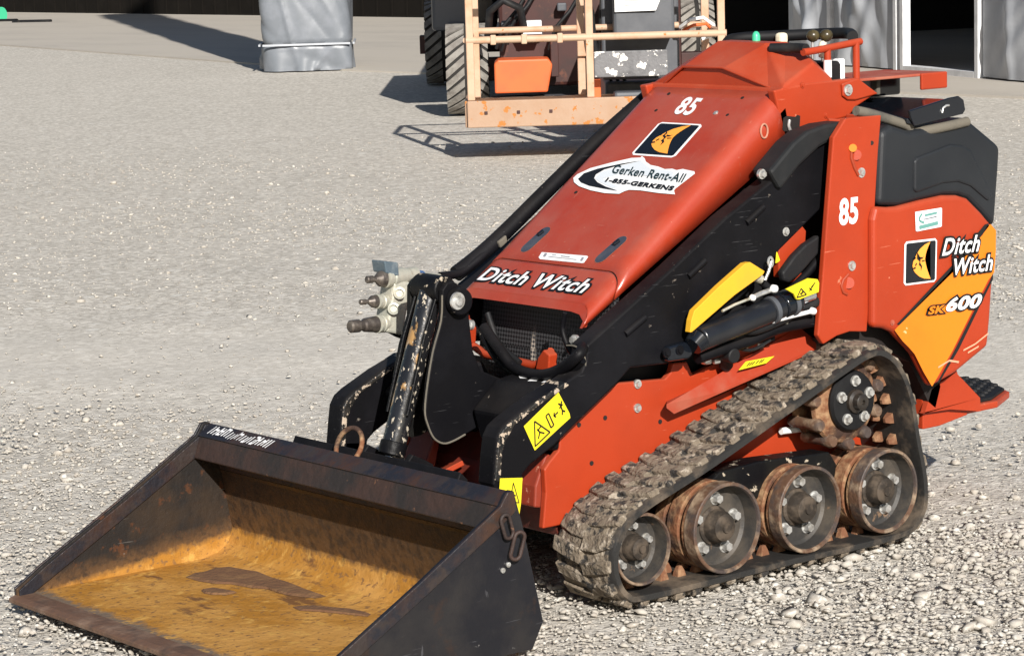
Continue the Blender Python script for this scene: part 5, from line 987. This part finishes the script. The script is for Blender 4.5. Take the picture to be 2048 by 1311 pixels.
# finer mesh not needed: colour follows height through the procedural material
mudm=mat('dried_mud',(.13,.062,.028),.95,n2=(.18,.095,.04),nscale=20,bump=.5,bscale=90)
for z_,pts_ in ((.0265,[(0.245,-0.418,0.026),(0.206,-0.439,0.026),(0.187,-0.432,0.026),(0.147,-0.445,0.026),(0.121,-0.432,0.026),(0.111,-0.380,0.026),(0.101,-0.343,0.026),(0.110,-0.272,0.026),(0.109,-0.205,0.026),(0.119,-0.118,0.026),(0.123,-0.047,0.026),(0.150,-0.050,0.026),(0.163,-0.076,0.026),(0.178,-0.123,0.026),(0.176,-0.190,0.026),(0.197,-0.231,0.026),(0.209,-0.289,0.026),(0.231,-0.318,0.026),(0.244,-0.365,0.026)]),(.0265,[(0.285,-0.291,0.026),(0.260,-0.284,0.026),(0.249,-0.247,0.026),(0.242,-0.214,0.026),(0.267,-0.214,0.026),(0.290,-0.238,0.026),(0.296,-0.263,0.026)]),(.0262,[(0.228,-0.022,0.026),(0.197,-0.002,0.026),(0.177,0.043,0.026),(0.153,0.091,0.026),(0.145,0.146,0.026),(0.163,0.158,0.026),(0.184,0.107,0.026),(0.209,0.052,0.026),(0.234,0.014,0.026)])):
    bm=bmesh.new(); lo=[bm.verts.new(Vector(p)+Vector((0,0,-.001))) for p in pts_]; cx0=sum((Vector(p) for p in pts_),Vector())/len(pts_); hi=[bm.verts.new(Vector(p)*.86+cx0*.14+Vector((0,0,.003))) for p in pts_]
    bm.faces.new(hi)
    for q_ in range(len(lo)): bm.faces.new((lo[q_],lo[(q_+1)%len(lo)],hi[(q_+1)%len(lo)],hi[q_]))
    bmesh.ops.triangulate(bm,faces=bm.faces[:]); bm_obj('mud_patch',bm,BK,mudm)
brow=prism('top_brow',[(.068,.322),(.084,.333),(.113,.311),(.131,.262),(.123,.258),(.105,.300),(.086,.318),(.074,.308),(.062,.225),(.049,.225)],1,-.545,.545,BK,'bbeam',bevel=.003)
prism('brow_top_face',[(.066,.3245),(.084,.3365),(.116,.3135),(.1165,.3115),(.084,.3335),(.068,.3225)],1,-.5449,.5449,BK,'blip',bevel=.001)
side=[(.080,.337),(.060,.268),(.0135,.060),(.043,.008),(.594,.010),(.597,.038),(.53,.080),(.32,.194),(.118,.311),(.100,.336),(.090,.340)]
for sg in (1,-1):
    sp_=prism('side_plate',side,1,min(sg*.5455,sg*.553),max(sg*.5455,sg*.553),BK,'bout' if sg>0 else 'bside',bevel=.001)
    bar=[(.100,.338),(.118,.313),(.32,.196),(.53,.082),(.597,.040),(.596,.012),(.560,.012),(.562,.030),(.52,.052),(.31,.166),(.112,.276),(.078,.298),(.083,.338)]
    prism('side_cutter',bar,1,sg*.5535 if sg>0 else -.5595,.5595 if sg>0 else -.5535,sp_,'blip',bevel=.002)
    if sg<0: prism('side_cutter',[(x-.004,z-.004) for x,z in bar],1,-.545,-.540,sp_,'blip',bevel=.001)
prism('cutting_edge',[(.555,.0245),(.596,.0245),(.612,.020),(.612,.010),(.596,.006),(.555,.0075)],1,-.558,.558,BK,mat('cutting_edge_steel',(.12,.065,.04),.6,n2=(.20,.13,.09),nscale=12,n3=(.06,.04,.03),n3scale=18,bump=.3),bevel=.002)
# white stencil marks, worn illegible, on the brow
bn=Vector((.55,0,.83)).normalized(); r_=np.random.default_rng(9); L_=[]
fb=quad(Vector((.1125,-.520,.3160)),Vector((.1125,-.270,.3160)),Vector((.0850,-.520,.3360)))
for u in np.arange(.02,.97,.043):
    h=r_.uniform(.6,.95); w_=r_.uniform(.010,.018); b0=r_.uniform(.03,.2); sh_=.045
    L_.append([fb(u,b0,.0012),fb(u+w_,b0,.0012),fb(u+w_+sh_,b0+h*.8,.0012),fb(u+sh_,b0+h*.8,.0012)])
    if r_.uniform()<.6: v=r_.choice([b0,b0+h*.4,b0+h*.65]); L_.append([fb(u,v,.0013),fb(u+.045,v,.0013),fb(u+.05,v+.16,.0013),fb(u+.006,v+.16,.0013)])
polys('worn_stencil',L_,BK,'white')
# chain links hooked on the left plate, a rusty ring behind the brow
def link(c,d,n_,ln,wd,r,parent,nm='chain_link'):
    d=Vector(d).normalized(); s=Vector(n_).normalized().cross(d).normalized(); pts=[]
    for k in range(24):
        a=2*math.pi*k/24; pts.append(Vector(c)+d*(math.cos(a)*wd/2+(ln-wd)/2*(1 if math.cos(a)>0 else -1))+s*(math.sin(a)*wd/2))
    return tube(nm,pts,r,parent,'bbeam',seg=8,closed=True)
g_=[(0.109,0.566,0.272),(0.089,0.566,0.231),(0.099,0.566,0.210)]
link(g_[0],(.28,0,1),(0,1,0),.050,.022,.0040,BK); link(Vector(g_[1])+Vector((0,.006,0)),(-.28,.1,1),(.2,1,0),.056,.022,.0042,BK)
boltrow('weld_dot',[(0.101,0.556,0.192),(0.115,0.556,0.183)],.004,.004,BK,'bolt')
rc=Vector([(0.035,-0.064,0.340)][0]); rn=Vector((.82,.25,.45)).normalized(); e1=rn.cross(Vector((0,0,1))).normalized(); e2=e1.cross(rn)
tube('rusty_ring',[rc+e1*(.033*math.cos(2*math.pi*k/28))+e2*(.040*math.sin(2*math.pi*k/28)) for k in range(28)],.0055,BK,'rust',seg=10,closed=True)
